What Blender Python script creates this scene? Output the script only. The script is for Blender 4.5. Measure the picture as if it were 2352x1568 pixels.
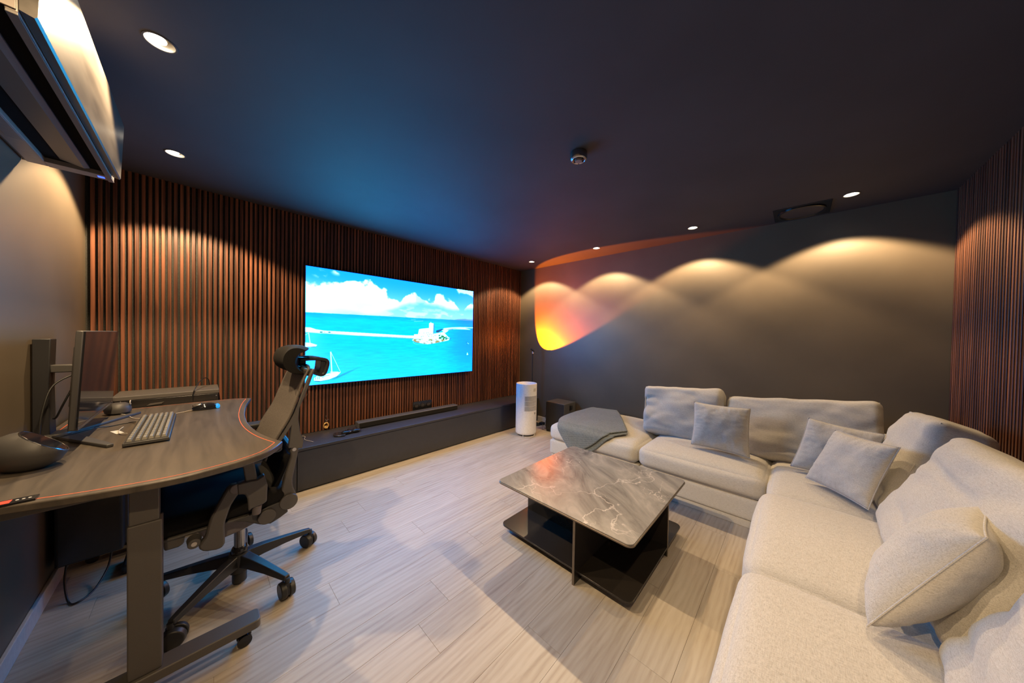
import bpy, bmesh, math, random
import numpy as np
from mathutils import Vector, Matrix, noise

for o in list(bpy.data.objects): bpy.data.objects.remove(o)
SC = bpy.context.scene
COL = SC.collection
R = math.radians
PI = math.pi

# ------------------------------------------------------------------ camera, world, lights, exposure
def add_camera():
    yaw, pitch, roll, f, H = .7629, -.0146, .0173, 686.85, 1.33
    F = Vector((-math.sin(yaw) * math.cos(pitch), math.cos(yaw) * math.cos(pitch), math.sin(pitch)))
    Rt = Vector((math.cos(yaw), math.sin(yaw), 0))
    U = Rt.cross(F)
    R2 = Rt * math.cos(roll) + U * math.sin(roll)
    U2 = -Rt * math.sin(roll) + U * math.cos(roll)
    cam = bpy.data.cameras.new('camera')
    cam.sensor_width = 36
    cam.lens = f / 2352 * 36
    cam.clip_start = .02
    o = bpy.data.objects.new('camera', cam)
    m = Matrix.Identity(4)
    for i, v in enumerate((R2, U2, -F)):
        for k in range(3): m[k][i] = v[k]
    m.translation = Vector((0, 0, H))
    o.matrix_world = m
    COL.objects.link(o)
    SC.camera = o
add_camera()

SC.view_settings.view_transform = 'Standard'
SC.view_settings.look = 'None'
SC.view_settings.gamma = 1
SC.view_settings.use_curve_mapping = False
SC.view_settings.exposure = 0.0
W = bpy.data.worlds.new('world')
SC.world = W
W.use_nodes = True
W.node_tree.nodes['Background'].inputs[0].default_value = (.5, .6, .8, 1)
W.node_tree.nodes['Background'].inputs[1].default_value = .02
SC.cycles.max_bounces = 8
SC.cycles.diffuse_bounces = 5
SC.cycles.glossy_bounces = 4
SC.cycles.sample_clamp_indirect = 4
SC.cycles.use_denoising = True

LAMP_W = 56.0
LAMP_COL = (1.0, .71, .40)
FLOOD_W = 0.0
TV_GAIN = 6.0
SUNSET_W = 520.0
DOWNLIGHTS = [(-2.85, 3.37), (-1.815, 3.37), (-.777, 3.37), (.264, 3.37), (-2.84, -.106), (-1.80, -.106), (-.775, -.106), (.262, -.106)]
CEIL = 2.44
def spot(name, loc, direction, power, col, half, blend, size):
    l = bpy.data.lights.new(name, 'SPOT')
    l.energy = power; l.color = col; l.spot_size = 2 * half; l.spot_blend = blend; l.shadow_soft_size = size
    o = bpy.data.objects.new(name, l)
    o.location = loc
    o.rotation_euler = Vector(direction).to_track_quat('-Z', 'Y').to_euler()
    COL.objects.link(o)
    return o
def batwing(light, low):
    # wide wall-washing optic: stronger towards the rim of the beam than straight down
    light.use_nodes = True; nt = light.node_tree
    em = nt.nodes['Emission']; tc = nt.nodes.new('ShaderNodeTexCoord'); sp = nt.nodes.new('ShaderNodeSeparateXYZ'); ab = nt.nodes.new('ShaderNodeMath'); ab.operation = 'ABSOLUTE'
    mr = nt.nodes.new('ShaderNodeMapRange'); mr.interpolation_type = 'SMOOTHSTEP'
    nt.links.new(tc.outputs['Normal'], sp.inputs[0]); nt.links.new(sp.outputs['Z'], ab.inputs[0]); nt.links.new(ab.outputs[0], mr.inputs['Value'])
    mr.inputs['From Min'].default_value = .94; mr.inputs['From Max'].default_value = .56; mr.inputs['To Min'].default_value = low; mr.inputs['To Max'].default_value = 2.5
    nt.links.new(mr.outputs[0], em.inputs['Strength'])
for x, y in DOWNLIGHTS:
    desk_side = y < 0 and x < -1.5      # the two over the desk are turned up higher
    batwing(spot('downlight_beam', (x, y, CEIL - .012), (0, 0, -1), LAMP_W * (1.45 if desk_side else .70 if y < 0 else 1), LAMP_COL, R(60), .20, .022).data, 1.1 if desk_side else .60)
spot('sunset_beam', (-2.925, 3.56, 1.16), (.41, .61, .676), SUNSET_W, (1.0, .18, .0), R(46.5), .10, .012)

# ------------------------------------------------------------------ materials
def nmat(name):
    m = bpy.data.materials.new(name); m.use_nodes = True
    nt = m.node_tree
    return m, nt, nt.nodes['Principled BSDF']
def N(nt, t, **kw):
    n = nt.nodes.new('ShaderNode' + t)
    for k, v in kw.items():
        if k.startswith('i_'):
            key = k[2:]
            key = int(key) if key.isdigit() else key.replace('_', ' ')
            n.inputs[key].default_value = v
        else: setattr(n, k, v)
    return n
def L(nt, a, b): nt.links.new(a, b)
def ramp(nt, fac, stops):
    r = N(nt, 'ValToRGB'); e = r.color_ramp.elements
    e[0].position, e[0].color = stops[0][0], (*stops[0][1], 1)
    e[1].position, e[1].color = stops[-1][0], (*stops[-1][1], 1)
    for p, c in stops[1:-1]:
        q = e.new(p); q.color = (*c, 1)
    L(nt, fac, r.inputs[0]); return r.outputs[0]
def coords(nt, scale=(1, 1, 1), rand=0.0, rot=(0, 0, 0)):
    tc = N(nt, 'TexCoord'); mp = N(nt, 'Mapping'); mp.inputs['Scale'].default_value = scale
    mp.inputs['Rotation'].default_value = rot
    L(nt, tc.outputs['Object'], mp.inputs['Vector'])
    if rand:
        oi = N(nt, 'ObjectInfo'); mu = N(nt, 'Math', operation='MULTIPLY'); mu.inputs[1].default_value = rand
        L(nt, oi.outputs['Random'], mu.inputs[0]); L(nt, mu.outputs[0], mp.inputs['Location'])
    return mp.outputs[0]
def bump(nt, p, h, strength, dist=.002):
    b = N(nt, 'Bump'); b.inputs['Strength'].default_value = strength; b.inputs['Distance'].default_value = dist
    L(nt, h, b.inputs['Height']); L(nt, b.outputs[0], p.inputs['Normal'])
def plain(name, col, rough=.5, metal=0, noise_s=60, var=.06, spec=.5, bmp=.0, coat=0):
    m, nt, p = nmat(name)
    nz = N(nt, 'TexNoise'); nz.inputs['Scale'].default_value = noise_s; nz.inputs['Detail'].default_value = 3
    L(nt, coords(nt), nz.inputs['Vector'])
    lo = tuple(c * (1 - var) for c in col); hi = tuple(c * (1 + var) for c in col)
    L(nt, ramp(nt, nz.outputs[0], [(.3, lo), (.7, hi)]), p.inputs['Base Color'])
    p.inputs['Roughness'].default_value = rough; p.inputs['Metallic'].default_value = metal
    p.inputs['Specular IOR Level'].default_value = spec; p.inputs['Coat Weight'].default_value = coat
    if bmp: bump(nt, p, nz.outputs[0], bmp)
    return m
def emit(name, col, s):
    m, nt, p = nmat(name)
    p.inputs['Base Color'].default_value = (0, 0, 0, 1)
    p.inputs['Emission Color'].default_value = (*col, 1); p.inputs['Emission Strength'].default_value = s
    return m

M = {}
M['wall'] = plain('taupe_wall_paint', (.122, .096, .067), .40, noise_s=3, var=.08, bmp=.04)
M['wall_light'] = M['wall']
M['ceiling'] = plain('dark_ceiling_paint', (.046, .044, .053), .72, noise_s=2.0, var=.10, bmp=.03, spec=.35)
M['white_trim'] = plain('white_baseboard', (.62, .60, .57), .45)
M['black_plastic'] = plain('black_plastic', (.020, .020, .022), .42, bmp=.05, noise_s=400)
M['dark_plastic'] = plain('charcoal_plastic', (.055, .052, .050), .5, bmp=.05, noise_s=500)
M['graphite'] = plain('graphite_frame', (.10, .092, .085), .45, bmp=.05, noise_s=500)
M['lilac_grey'] = plain('grey_moulding', (.16, .14, .14), .5)
M['gloss_black'] = plain('gloss_black', (.012, .012, .014), .08)
M['satin_black'] = plain('satin_black_lacquer', (.020, .017, .015), .22)
M['console'] = plain('dark_console_lacquer', (.032, .032, .038), .42, noise_s=30)
M['metal'] = plain('steel', (.55, .53, .50), .3, metal=1)
M['chrome'] = plain('dark_chrome', (.30, .29, .28), .22, metal=1)
M['table_metal'] = plain('bronze_metal_edge', (.22, .18, .14), .38, metal=.8)
M['desk_metal'] = plain('desk_leg_powdercoat', (.105, .095, .085), .5, metal=.2, bmp=.08, noise_s=700)
M['felt'] = None
M['deep_black'] = plain('deep_black', (.004, .004, .004), .9, spec=.1)
M['white_plastic'] = plain('white_plastic', (.72, .70, .68), .4)
M['grey_print'] = plain('grey_print', (.35, .33, .32), .6)
M['vent_dark'] = plain('vent_slot_dark', (.05, .045, .05), .6)
M['brass'] = plain('brass_tag', (.65, .42, .16), .35, metal=.6)
M['cable_black'] = plain('black_cable', (.012, .012, .012), .45)
M['cable_grey'] = plain('pale_cable', (.45, .40, .34), .5)
M['orange'] = plain('orange_inlay', (.95, .16, .06), .5, spec=.2)
M['sticker'] = plain('pale_sticker', (.60, .57, .52), .6)
M['ac_panel'] = None
M['ac_body'] = plain('ac_body_taupe', (.20, .17, .15), .45)
M['key_mat'] = plain('grey_keycap', (.22, .205, .17), .5, noise_s=200)
M['rubber'] = plain('castor_rubber', (.018, .018, .018), .45)
M['seat_fabric'] = plain('black_seat_fabric', (.014, .013, .012), .9, noise_s=600, var=.3, bmp=.3, spec=.15)
M['led_blue'] = emit('blue_led', (.03, .08, 1), 4)
M['led_green'] = emit('green_led', (.15, .9, .1), .8)
M['led_cyan'] = emit('cyan_glow', (.02, .45, 1), .9)
M['led_red'] = emit('red_display', (1, .06, .02), 1.4)
M['lamp_disc'] = emit('lamp_disc', (1, .86, .66), 12)
M['sun_lens'] = emit('sunset_lens', (1, .45, .05), 1.5)
M['reflector'] = plain('lamp_reflector', (.75, .70, .62), .3, metal=.3)

def felt():
    m, nt, p = nmat('black_acoustic_felt')
    nz = N(nt, 'TexNoise'); nz.inputs['Scale'].default_value = 1; nz.inputs['Detail'].default_value = 5; nz.inputs['Roughness'].default_value = .75
    L(nt, coords(nt, (300, 300, 120)), nz.inputs['Vector'])
    L(nt, ramp(nt, nz.outputs[0], [(.35, (.012, .012, .010)), (.75, (.06, .055, .045))]), p.inputs['Base Color'])
    p.inputs['Roughness'].default_value = .95; bump(nt, p, nz.outputs[0], .8)
    return m
M['felt'] = felt()

def walnut(name, dark, light, rnd=40.):
    m, nt, p = nmat(name)
    v = coords(nt, (22, 22, 1.6), rnd)
    n1 = N(nt, 'TexNoise'); n1.inputs['Scale'].default_value = 2.2; n1.inputs['Detail'].default_value = 6; n1.inputs['Distortion'].default_value = .8
    L(nt, v, n1.inputs['Vector'])
    wv = N(nt, 'TexWave', wave_type='RINGS', rings_direction='Z'); wv.inputs['Scale'].default_value = .55; wv.inputs['Distortion'].default_value = 5; wv.inputs['Detail'].default_value = 2
    L(nt, v, wv.inputs['Vector'])
    mx = N(nt, 'Mix', data_type='FLOAT'); mx.inputs[0].default_value = .45
    L(nt, n1.outputs[0], mx.inputs[2]); L(nt, wv.outputs['Fac'], mx.inputs[3])
    mid = tuple((a + b) / 2 for a, b in zip(dark, light))
    c = ramp(nt, mx.outputs[0], [(.25, dark), (.5, mid), (.75, light)])
    oi = N(nt, 'ObjectInfo'); mr = N(nt, 'MapRange'); mr.inputs['To Min'].default_value = .78; mr.inputs['To Max'].default_value = 1.18
    L(nt, oi.outputs['Random'], mr.inputs[0])
    hs = N(nt, 'HueSaturation'); L(nt, mr.outputs[0], hs.inputs['Value']); L(nt, c, hs.inputs['Color'])
    L(nt, hs.outputs[0], p.inputs['Base Color'])
    p.inputs['Roughness'].default_value = .42
    bump(nt, p, n1.outputs[0], .12, .001)
    return m
M['walnut'] = walnut('walnut_slat_veneer', (.052, .018, .009), (.185, .066, .031))

def oak_floor():
    m, nt, p = nmat('limed_oak_plank')
    v = coords(nt, (9, .9, 9), 30.)
    n1 = N(nt, 'TexNoise'); n1.inputs['Scale'].default_value = 2.4; n1.inputs['Detail'].default_value = 7; n1.inputs['Roughness'].default_value = .6; n1.inputs['Distortion'].default_value = 1.2
    L(nt, v, n1.inputs['Vector'])
    v2 = coords(nt, (60, 2.2, 60), 30.)
    n2 = N(nt, 'TexNoise'); n2.inputs['Scale'].default_value = 2; n2.inputs['Detail'].default_value = 5
    L(nt, v2, n2.inputs['Vector'])
    v3 = coords(nt, (5.5, .75, 5.5), 30.)
    wv = N(nt, 'TexWave', wave_type='BANDS', bands_direction='X'); wv.inputs['Scale'].default_value = 2.0; wv.inputs['Distortion'].default_value = 9; wv.inputs['Detail'].default_value = 3; wv.inputs['Detail Scale'].default_value = 1.0
    L(nt, v3, wv.inputs['Vector'])
    a = N(nt, 'Mix', data_type='FLOAT'); a.inputs[0].default_value = .16
    L(nt, n1.outputs[0], a.inputs[2]); L(nt, wv.outputs['Fac'], a.inputs[3])
    b = N(nt, 'Mix', data_type='FLOAT'); b.inputs[0].default_value = .22
    L(nt, a.outputs[0], b.inputs[2]); L(nt, n2.outputs[0], b.inputs[3])
    c = ramp(nt, b.outputs[0], [(.25, (.26, .215, .17)), (.42, (.375, .325, .27)), (.55, (.42, .375, .32)), (.72, (.465, .42, .37))])
    oi = N(nt, 'ObjectInfo'); mr = N(nt, 'MapRange'); mr.inputs['To Min'].default_value = .95; mr.inputs['To Max'].default_value = 1.04
    L(nt, oi.outputs['Random'], mr.inputs[0])
    hs = N(nt, 'HueSaturation'); L(nt, mr.outputs[0], hs.inputs['Value']); L(nt, c, hs.inputs['Color'])
    L(nt, hs.outputs[0], p.inputs['Base Color'])
    p.inputs['Roughness'].default_value = .46
    bump(nt, p, n2.outputs[0], .10, .0008)
    return m
M['oak'] = oak_floor()

def linen(name='linen_sofa_fabric', lo=(.36, .335, .295), hi=(.61, .585, .54)):
    m, nt, p = nmat(name)
    a = N(nt, 'TexNoise'); a.inputs['Scale'].default_value = 1; a.inputs['Detail'].default_value = 4; a.inputs['Roughness'].default_value = .7
    L(nt, coords(nt, (60, 420, 420)), a.inputs['Vector'])
    b = N(nt, 'TexNoise'); b.inputs['Scale'].default_value = 1; b.inputs['Detail'].default_value = 4; b.inputs['Roughness'].default_value = .7
    L(nt, coords(nt, (420, 60, 420)), b.inputs['Vector'])
    mx = N(nt, 'Mix', data_type='FLOAT'); mx.inputs[0].default_value = .5
    L(nt, a.outputs[0], mx.inputs[2]); L(nt, b.outputs[0], mx.inputs[3])
    L(nt, ramp(nt, mx.outputs[0], [(.36, lo), (.52, tuple(.35 * x + .65 * y for x, y in zip(lo, hi))), (.66, hi)]), p.inputs['Base Color'])
    p.inputs['Roughness'].default_value = .9; p.inputs['Sheen Weight'].default_value = .15
    p.inputs['Specular IOR Level'].default_value = .15
    bump(nt, p, mx.outputs[0], .35, .0012)
    return m
M['linen'] = linen()

def throw_mat():
    m, nt, p = nmat('woven_grey_blue_throw')
    v = coords(nt, (1, 1, 1))
    ck = N(nt, 'TexBrick'); ck.inputs['Scale'].default_value = 42; ck.inputs['Mortar Size'].default_value = .06; ck.inputs['Mortar Smooth'].default_value = .6
    ck.inputs['Brick Width'].default_value = .9; ck.inputs['Row Height'].default_value = .35
    ck.inputs['Color1'].default_value = (.060, .076, .080, 1); ck.inputs['Color2'].default_value = (.10, .118, .120, 1); ck.inputs['Mortar'].default_value = (.30, .32, .30, 1)
    mp = N(nt, 'Mapping'); mp.inputs['Rotation'].default_value = (-.785, 0, .45); L(nt, v, mp.inputs['Vector'])
    L(nt, mp.outputs[0], ck.inputs['Vector']); L(nt, ck.outputs[0], p.inputs['Base Color'])
    p.inputs['Roughness'].default_value = .95; p.inputs['Sheen Weight'].default_value = .2
    bump(nt, p, ck.outputs['Fac'], .7, .003)
    return m
M['throw'] = throw_mat()

def marble():
    m, nt, p = nmat('grey_veined_marble')
    v = coords(nt, (1.0, 1.0, 1.0), rot=(0, 0, .65))
    st = N(nt, 'Mapping'); st.inputs['Scale'].default_value = (1.1, 3.4, 1); L(nt, v, st.inputs['Vector'])
    n1 = N(nt, 'TexNoise'); n1.inputs['Scale'].default_value = 1.7; n1.inputs['Detail'].default_value = 8; n1.inputs['Roughness'].default_value = .62; n1.inputs['Distortion'].default_value = 1.6
    L(nt, st.outputs[0], n1.inputs['Vector'])
    base = ramp(nt, n1.outputs[0], [(.30, (.085, .08, .076)), (.44, (.165, .158, .150)), (.58, (.225, .215, .202)), (.76, (.33, .31, .285))])
    # veins: distance to distorted voronoi edges, two scales
    nz = N(nt, 'TexNoise'); nz.inputs['Scale'].default_value = 2.4; nz.inputs['Detail'].default_value = 5; L(nt, v, nz.inputs['Vector'])
    def vein(scale, width, amt, seed):
        ma = N(nt, 'VectorMath', operation='MULTIPLY_ADD'); ma.inputs[1].default_value = (amt, amt, amt)
        L(nt, nz.outputs['Color'], ma.inputs[0])
        ad = N(nt, 'Mapping'); ad.inputs['Location'].default_value = (seed, seed * .7, 0); L(nt, v, ad.inputs['Vector'])
        L(nt, ad.outputs[0], ma.inputs[2])
        vo = N(nt, 'TexVoronoi', feature='DISTANCE_TO_EDGE'); vo.inputs['Scale'].default_value = scale
        L(nt, ma.outputs[0], vo.inputs['Vector'])
        mr = N(nt, 'MapRange'); mr.inputs['From Max'].default_value = width; mr.inputs['To Min'].default_value = 1; mr.inputs['To Max'].default_value = 0
        L(nt, vo.outputs['Distance'], mr.inputs[0]); return mr.outputs[0]
    a0 = vein(1.6, .012, 1.1, 3.1); b = vein(4.6, .010, .9, 7.7)
    mk2 = N(nt, 'TexNoise'); mk2.inputs['Scale'].default_value = 2.2; L(nt, v, mk2.inputs['Vector'])
    k2 = N(nt, 'MapRange'); k2.inputs['From Min'].default_value = .36; k2.inputs['From Max'].default_value = .56; L(nt, mk2.outputs[0], k2.inputs[0])
    mA = N(nt, 'Math', operation='MULTIPLY'); L(nt, a0, mA.inputs[0]); L(nt, k2.outputs[0], mA.inputs[1]); a = mA.outputs[0]
    mk = N(nt, 'TexNoise'); mk.inputs['Scale'].default_value = 3.5; L(nt, v, mk.inputs['Vector'])
    k = N(nt, 'MapRange'); k.inputs['From Min'].default_value = .48; k.inputs['From Max'].default_value = .62; L(nt, mk.outputs[0], k.inputs[0])
    mb = N(nt, 'Math', operation='MULTIPLY'); L(nt, b, mb.inputs[0]); L(nt, k.outputs[0], mb.inputs[1])
    mm = N(nt, 'Math', operation='MAXIMUM'); L(nt, a, mm.inputs[0]); L(nt, mb.outputs[0], mm.inputs[1])
    m2 = N(nt, 'Math', operation='MULTIPLY'); m2.inputs[1].default_value = .62; L(nt, mm.outputs[0], m2.inputs[0])
    mx = N(nt, 'Mix', data_type='RGBA'); L(nt, m2.outputs[0], mx.inputs[0]); L(nt, base, mx.inputs[6]); mx.inputs[7].default_value = (.62, .57, .53, 1)
    L(nt, mx.outputs[2], p.inputs['Base Color'])
    p.inputs['Roughness'].default_value = .22
    return m
M['marble'] = marble()

def desk_wood():
    m, nt, p = nmat('dark_brown_desk_veneer')
    n1 = N(nt, 'TexNoise'); n1.inputs['Scale'].default_value = 1.5; n1.inputs['Detail'].default_value = 6; n1.inputs['Distortion'].default_value = .5
    L(nt, coords(nt, (2.2, 22, 10)), n1.inputs['Vector'])
    L(nt, ramp(nt, n1.outputs[0], [(.3, (.060, .050, .040)), (.7, (.108, .088, .068))]), p.inputs['Base Color'])
    p.inputs['Roughness'].default_value = .4
    bump(nt, p, n1.outputs[0], .08, .001)
    return m
M['desk'] = desk_wood()

def mesh_back():
    m, nt, p = nmat('taupe_mesh_fabric')
    n1 = N(nt, 'TexNoise'); n1.inputs['Scale'].default_value = 350; n1.inputs['Detail'].default_value = 2
    L(nt, coords(nt), n1.inputs['Vector'])
    L(nt, ramp(nt, n1.outputs[0], [(.35, (.06, .05, .042)), (.65, (.13, .11, .095))]), p.inputs['Base Color'])
    p.inputs['Roughness'].default_value = .85; bump(nt, p, n1.outputs[0], .4)
    return m
M['mesh'] = mesh_back()

def brushed():
    m, nt, p = nmat('brushed_gloss_panel')
    n1 = N(nt, 'TexNoise'); n1.inputs['Scale'].default_value = 3; n1.inputs['Detail'].default_value = 5
    L(nt, coords(nt, (1.2, 6, 6)), n1.inputs['Vector'])
    L(nt, ramp(nt, n1.outputs[0], [(.3, (.05, .044, .038)), (.7, (.10, .09, .078))]), p.inputs['Base Color'])
    p.inputs['Roughness'].default_value = .36; p.inputs['Metallic'].default_value = .25
    bump(nt, p, n1.outputs[0], .04, .002)
    return m
M['ac_panel'] = brushed()

# ------------------------------------------------------------------ mesh helpers
class B:
    def __init__(s): s.bm = bmesh.new()
    def box(s, lo, hi, rot=None, pivot=None):
        c = [(a + b) / 2 for a, b in zip(lo, hi)]
        m = Matrix.Translation(c) @ Matrix.Diagonal([abs(b - a) for a, b in zip(lo, hi)] + [1])
        if rot is not None:
            pv = Vector(pivot or c); m = Matrix.Translation(pv) @ rot.to_4x4() @ Matrix.Translation(-pv) @ m
        bmesh.ops.create_cube(s.bm, size=1, matrix=m); return s
    def cyl(s, p0, p1, r0, r1=None, seg=24, caps=True):
        p0, p1 = Vector(p0), Vector(p1); d = p1 - p0
        q = d.to_track_quat('Z', 'Y').to_matrix().to_4x4()
        bmesh.ops.create_cone(s.bm, cap_ends=caps, segments=seg, radius1=r0, radius2=r0 if r1 is None else r1, depth=d.length,
                              matrix=Matrix.Translation((p0 + p1) / 2) @ q); return s
    def ball(s, c, r, sc=(1, 1, 1), rot=None, u=28, v=18):
        m = Matrix.Translation(c) @ (rot.to_4x4() if rot else Matrix.Identity(4)) @ Matrix.Diagonal((*sc, 1))
        bmesh.ops.create_uvsphere(s.bm, u_segments=u, v_segments=v, radius=r, matrix=m); return s
    def prism(s, poly, lo, hi, axis='z'):
        def P(a, b, h): return {'z': (a, b, h), 'x': (h, a, b), 'y': (a, h, b)}[axis]
        vb = [s.bm.verts.new(P(a, b, lo)) for a, b in poly]; vt = [s.bm.verts.new(P(a, b, hi)) for a, b in poly]
        s.bm.faces.new(vb); s.bm.faces.new(vt); n = len(poly)
        for i in range(n): s.bm.faces.new((vb[i], vb[(i + 1) % n], vt[(i + 1) % n], vt[i]))
        return s
    def tube(s, pts, r, seg=10, closed=False):
        pts = [Vector(p) for p in pts]; n = len(pts); rs = r if isinstance(r, (list, tuple)) else [r] * n
        rings = []; up = Vector((0, 0, 1)); prev = None
        for i in range(n):
            t = (pts[(i + 1) % n] - pts[i - 1]) if closed else (pts[min(i + 1, n - 1)] - pts[max(i - 1, 0)])
            t.normalize()
            if prev is None:
                a = t.cross(up if abs(t.z) < .95 else Vector((1, 0, 0))).normalized()
            else:
                a = (prev - t * prev.dot(t)).normalized()
            prev = a; b = t.cross(a)
            rings.append([s.bm.verts.new(pts[i] + (a * math.cos(2 * PI * k / seg) + b * math.sin(2 * PI * k / seg)) * rs[i]) for k in range(seg)])
        for i in range(n if closed else n - 1):
            A, C = rings[i], rings[(i + 1) % n]
            for k in range(seg): s.bm.faces.new((A[k], A[(k + 1) % seg], C[(k + 1) % seg], C[k]))
        if not closed: s.bm.faces.new(rings[0]); s.bm.faces.new(rings[-1][::-1])
        return s
    def lathe(s, prof, c=(0, 0, 0), seg=48, sc=(1, 1)):
        rings = []
        for r, z in prof:
            if r < 1e-6: rings.append([s.bm.verts.new((c[0], c[1], c[2] + z))])
            else: rings.append([s.bm.verts.new((c[0] + r * sc[0] * math.cos(2 * PI * k / seg), c[1] + r * sc[1] * math.sin(2 * PI * k / seg), c[2] + z)) for k in range(seg)])
        for A, C in zip(rings, rings[1:]):
            for k in range(seg):
                k2 = (k + 1) % seg
                if len(A) == 1 and len(C) == 1: continue
                if len(A) == 1: s.bm.faces.new((A[0], C[k], C[k2]))
                elif len(C) == 1: s.bm.faces.new((A[k], A[k2], C[0]))
                else: s.bm.faces.new((A[k], A[k2], C[k2], C[k]))
        return s
    def grid(s, fn, nu, nv):
        V = [[s.bm.verts.new(fn(i / nu, j / nv)) for j in range(nv + 1)] for i in range(nu + 1)]
        for i in range(nu):
            for j in range(nv): s.bm.faces.new((V[i][j], V[i + 1][j], V[i + 1][j + 1], V[i][j + 1]))
        return s
    def done(s, name, mat, parent=None, smooth=True, bevel=0, seg=2, label=None, solid=0, sub=0, wn=True, origin=None, angle=40):
        bmesh.ops.remove_doubles(s.bm, verts=s.bm.verts, dist=1e-6)
        bmesh.ops.recalc_face_normals(s.bm, faces=s.bm.faces)
        me = bpy.data.meshes.new(name)
        if origin is not None: bmesh.ops.translate(s.bm, vec=-Vector(origin), verts=s.bm.verts)
        s.bm.to_mesh(me); s.bm.free()
        return mk(name, me, mat, parent, smooth, bevel, seg, label, solid, sub, origin, angle)
def mk(name, me, mat, parent=None, smooth=True, bevel=0, seg=2, label=None, solid=0, sub=0, origin=None, angle=40):
    if mat is not None and not me.materials: me.materials.append(mat if not isinstance(mat, str) else M[mat])
    o = bpy.data.objects.new(name, me); COL.objects.link(o)
    if origin is not None: o.location = origin
    if smooth:
        for p in me.polygons: p.use_smooth = True
        try: me.set_sharp_from_angle(angle=R(angle))
        except Exception: pass
    if solid:
        md = o.modifiers.new('solid', 'SOLIDIFY'); md.thickness = solid; md.offset = 0
    if bevel:
        md = o.modifiers.new('bevel', 'BEVEL'); md.width = bevel; md.segments = seg; md.limit_method = 'ANGLE'; md.angle_limit = R(38)
    if sub:
        md = o.modifiers.new('sub', 'SUBSURF'); md.levels = sub; md.render_levels = sub
    if parent is not None:
        o.parent = parent
        pl = parent.location if parent.type != 'EMPTY' or True else 0
        w = Vector((0, 0, 0)); q = parent
        while q is not None: w += q.location; q = q.parent
        o.location = Vector(o.location) - w
    if label: o['label'] = label
    return o
def thing(name, label, cat, loc=(0, 0, 0), group=None):
    o = bpy.data.objects.new(name, None); o.empty_display_size = .1; COL.objects.link(o)
    o.location = loc; o['label'] = label; o['category'] = cat
    if group: o['group'] = group
    return o
def tag(o, label, cat, group=None):
    o['label'] = label; o['category'] = cat
    if group: o['group'] = group
    return o
def struct(o): o['kind'] = 'structure'; return o
def rrect(x0, y0, x1, y1, r, n=6):
    P = []
    for cx, cy, a in ((x1 - r, y1 - r, 0), (x0 + r, y1 - r, 90), (x0 + r, y0 + r, 180), (x1 - r, y0 + r, 270)):
        for i in range(n + 1):
            t = R(a + 90 * i / n); P.append((cx + r * math.cos(t), cy + r * math.sin(t)))
    return P
def smooth_poly(pts, n=4, closed=True):
    """Catmull-Rom through the points"""
    out = []; m = len(pts)
    for i in range(m if closed else m - 1):
        g = (lambda k: pts[k % m]) if closed else (lambda k: pts[max(0, min(m - 1, k))])
        p0, p1, p2, p3 = map(Vector, (g(i - 1), g(i), g(i + 1), g(i + 2)))
        for k in range(n):
            t = k / n
            out.append(tuple(.5 * (2 * p1 + (p2 - p0) * t + (2 * p0 - 5 * p1 + 4 * p2 - p3) * t * t + (3 * p1 - p0 - 3 * p2 + p3) * t ** 3)))
    if not closed: out.append(tuple(pts[-1]))
    return out

# ------------------------------------------------------------------ room shell
X0, X1, Y0, Y1 = -3.42, .82, -.52, 3.75
random.seed(4)
# floor
fl = struct(B().box((X0 - .1, Y0 - .1, -.06), (X1 + .1, Y1 + .1, -.006)).done('floor', plain('floor_joint_dark', (.26, .21, .165), .8), smooth=False))
pw, plen, gap = .182, 1.22, .0007
meshes = {}
def plank_mesh(w, l):
    key = (round(w, 4), round(l, 4))
    if key not in meshes:
        bm = bmesh.new(); bmesh.ops.create_cube(bm, size=1, matrix=Matrix.Diagonal((w - gap, l - gap, .006, 1)))
        bmesh.ops.bevel(bm, geom=[e for e in bm.edges if all(v.co.z > 0 for v in e.verts)], offset=.0004, segments=1, affect='EDGES')
        me = bpy.data.meshes.new('plank'); bm.to_mesh(me); bm.free(); meshes[key] = me
    return meshes[key]
x = X0; row = 0
while x < X1 - .01:
    w = min(pw, X1 - x)
    y = Y0 - [0, .44, .87, .22, .66, 1.05][row % 6]
    while y < Y1 - .01:
        a, b = max(y, Y0), min(y + plen, Y1)
        if b - a > .02:
            mk('plank', plank_mesh(w, b - a), 'oak', fl, smooth=False, origin=(x + w / 2, (a + b) / 2, -.003))
        y += plen
    x += w; row += 1

# ceiling with round holes for the downlights
def ceiling():
    bm = bmesh.new(); edges = []
    def loop(pts):
        vs = [bm.verts.new((a, b, CEIL)) for a, b in pts]
        for i in range(len(vs)): edges.append(bm.edges.new((vs[i], vs[(i + 1) % len(vs)])))
    loop([(X0 - .1, Y0 - .1), (X1 + .1, Y0 - .1), (X1 + .1, Y1 + .1), (X0 - .1, Y1 + .1)])
    for cx, cy in DOWNLIGHTS:
        loop([(cx + .043 * math.cos(2 * PI * k / 32), cy + .043 * math.sin(2 * PI * k / 32)) for k in range(32)])
    bmesh.ops.triangle_fill(bm, use_beauty=True, use_dissolve=False, edges=edges)
    r = bmesh.ops.extrude_face_region(bm, geom=bm.faces[:])
    bmesh.ops.translate(bm, vec=(0, 0, .1), verts=[v for v in r['geom'] if isinstance(v, bmesh.types.BMVert)])
    bmesh.ops.recalc_face_normals(bm, faces=bm.faces)
    me = bpy.data.meshes.new('ceiling'); bm.to_mesh(me); bm.free()
    return struct(mk('ceiling', me, 'ceiling', smooth=False))
ceiling()
tk = .1
wall_north = struct(B().box((X0 - tk, Y1, -.06), (X1 + tk, Y1 + tk, CEIL)).done('wall_back', M['wall'], smooth=False))
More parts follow.
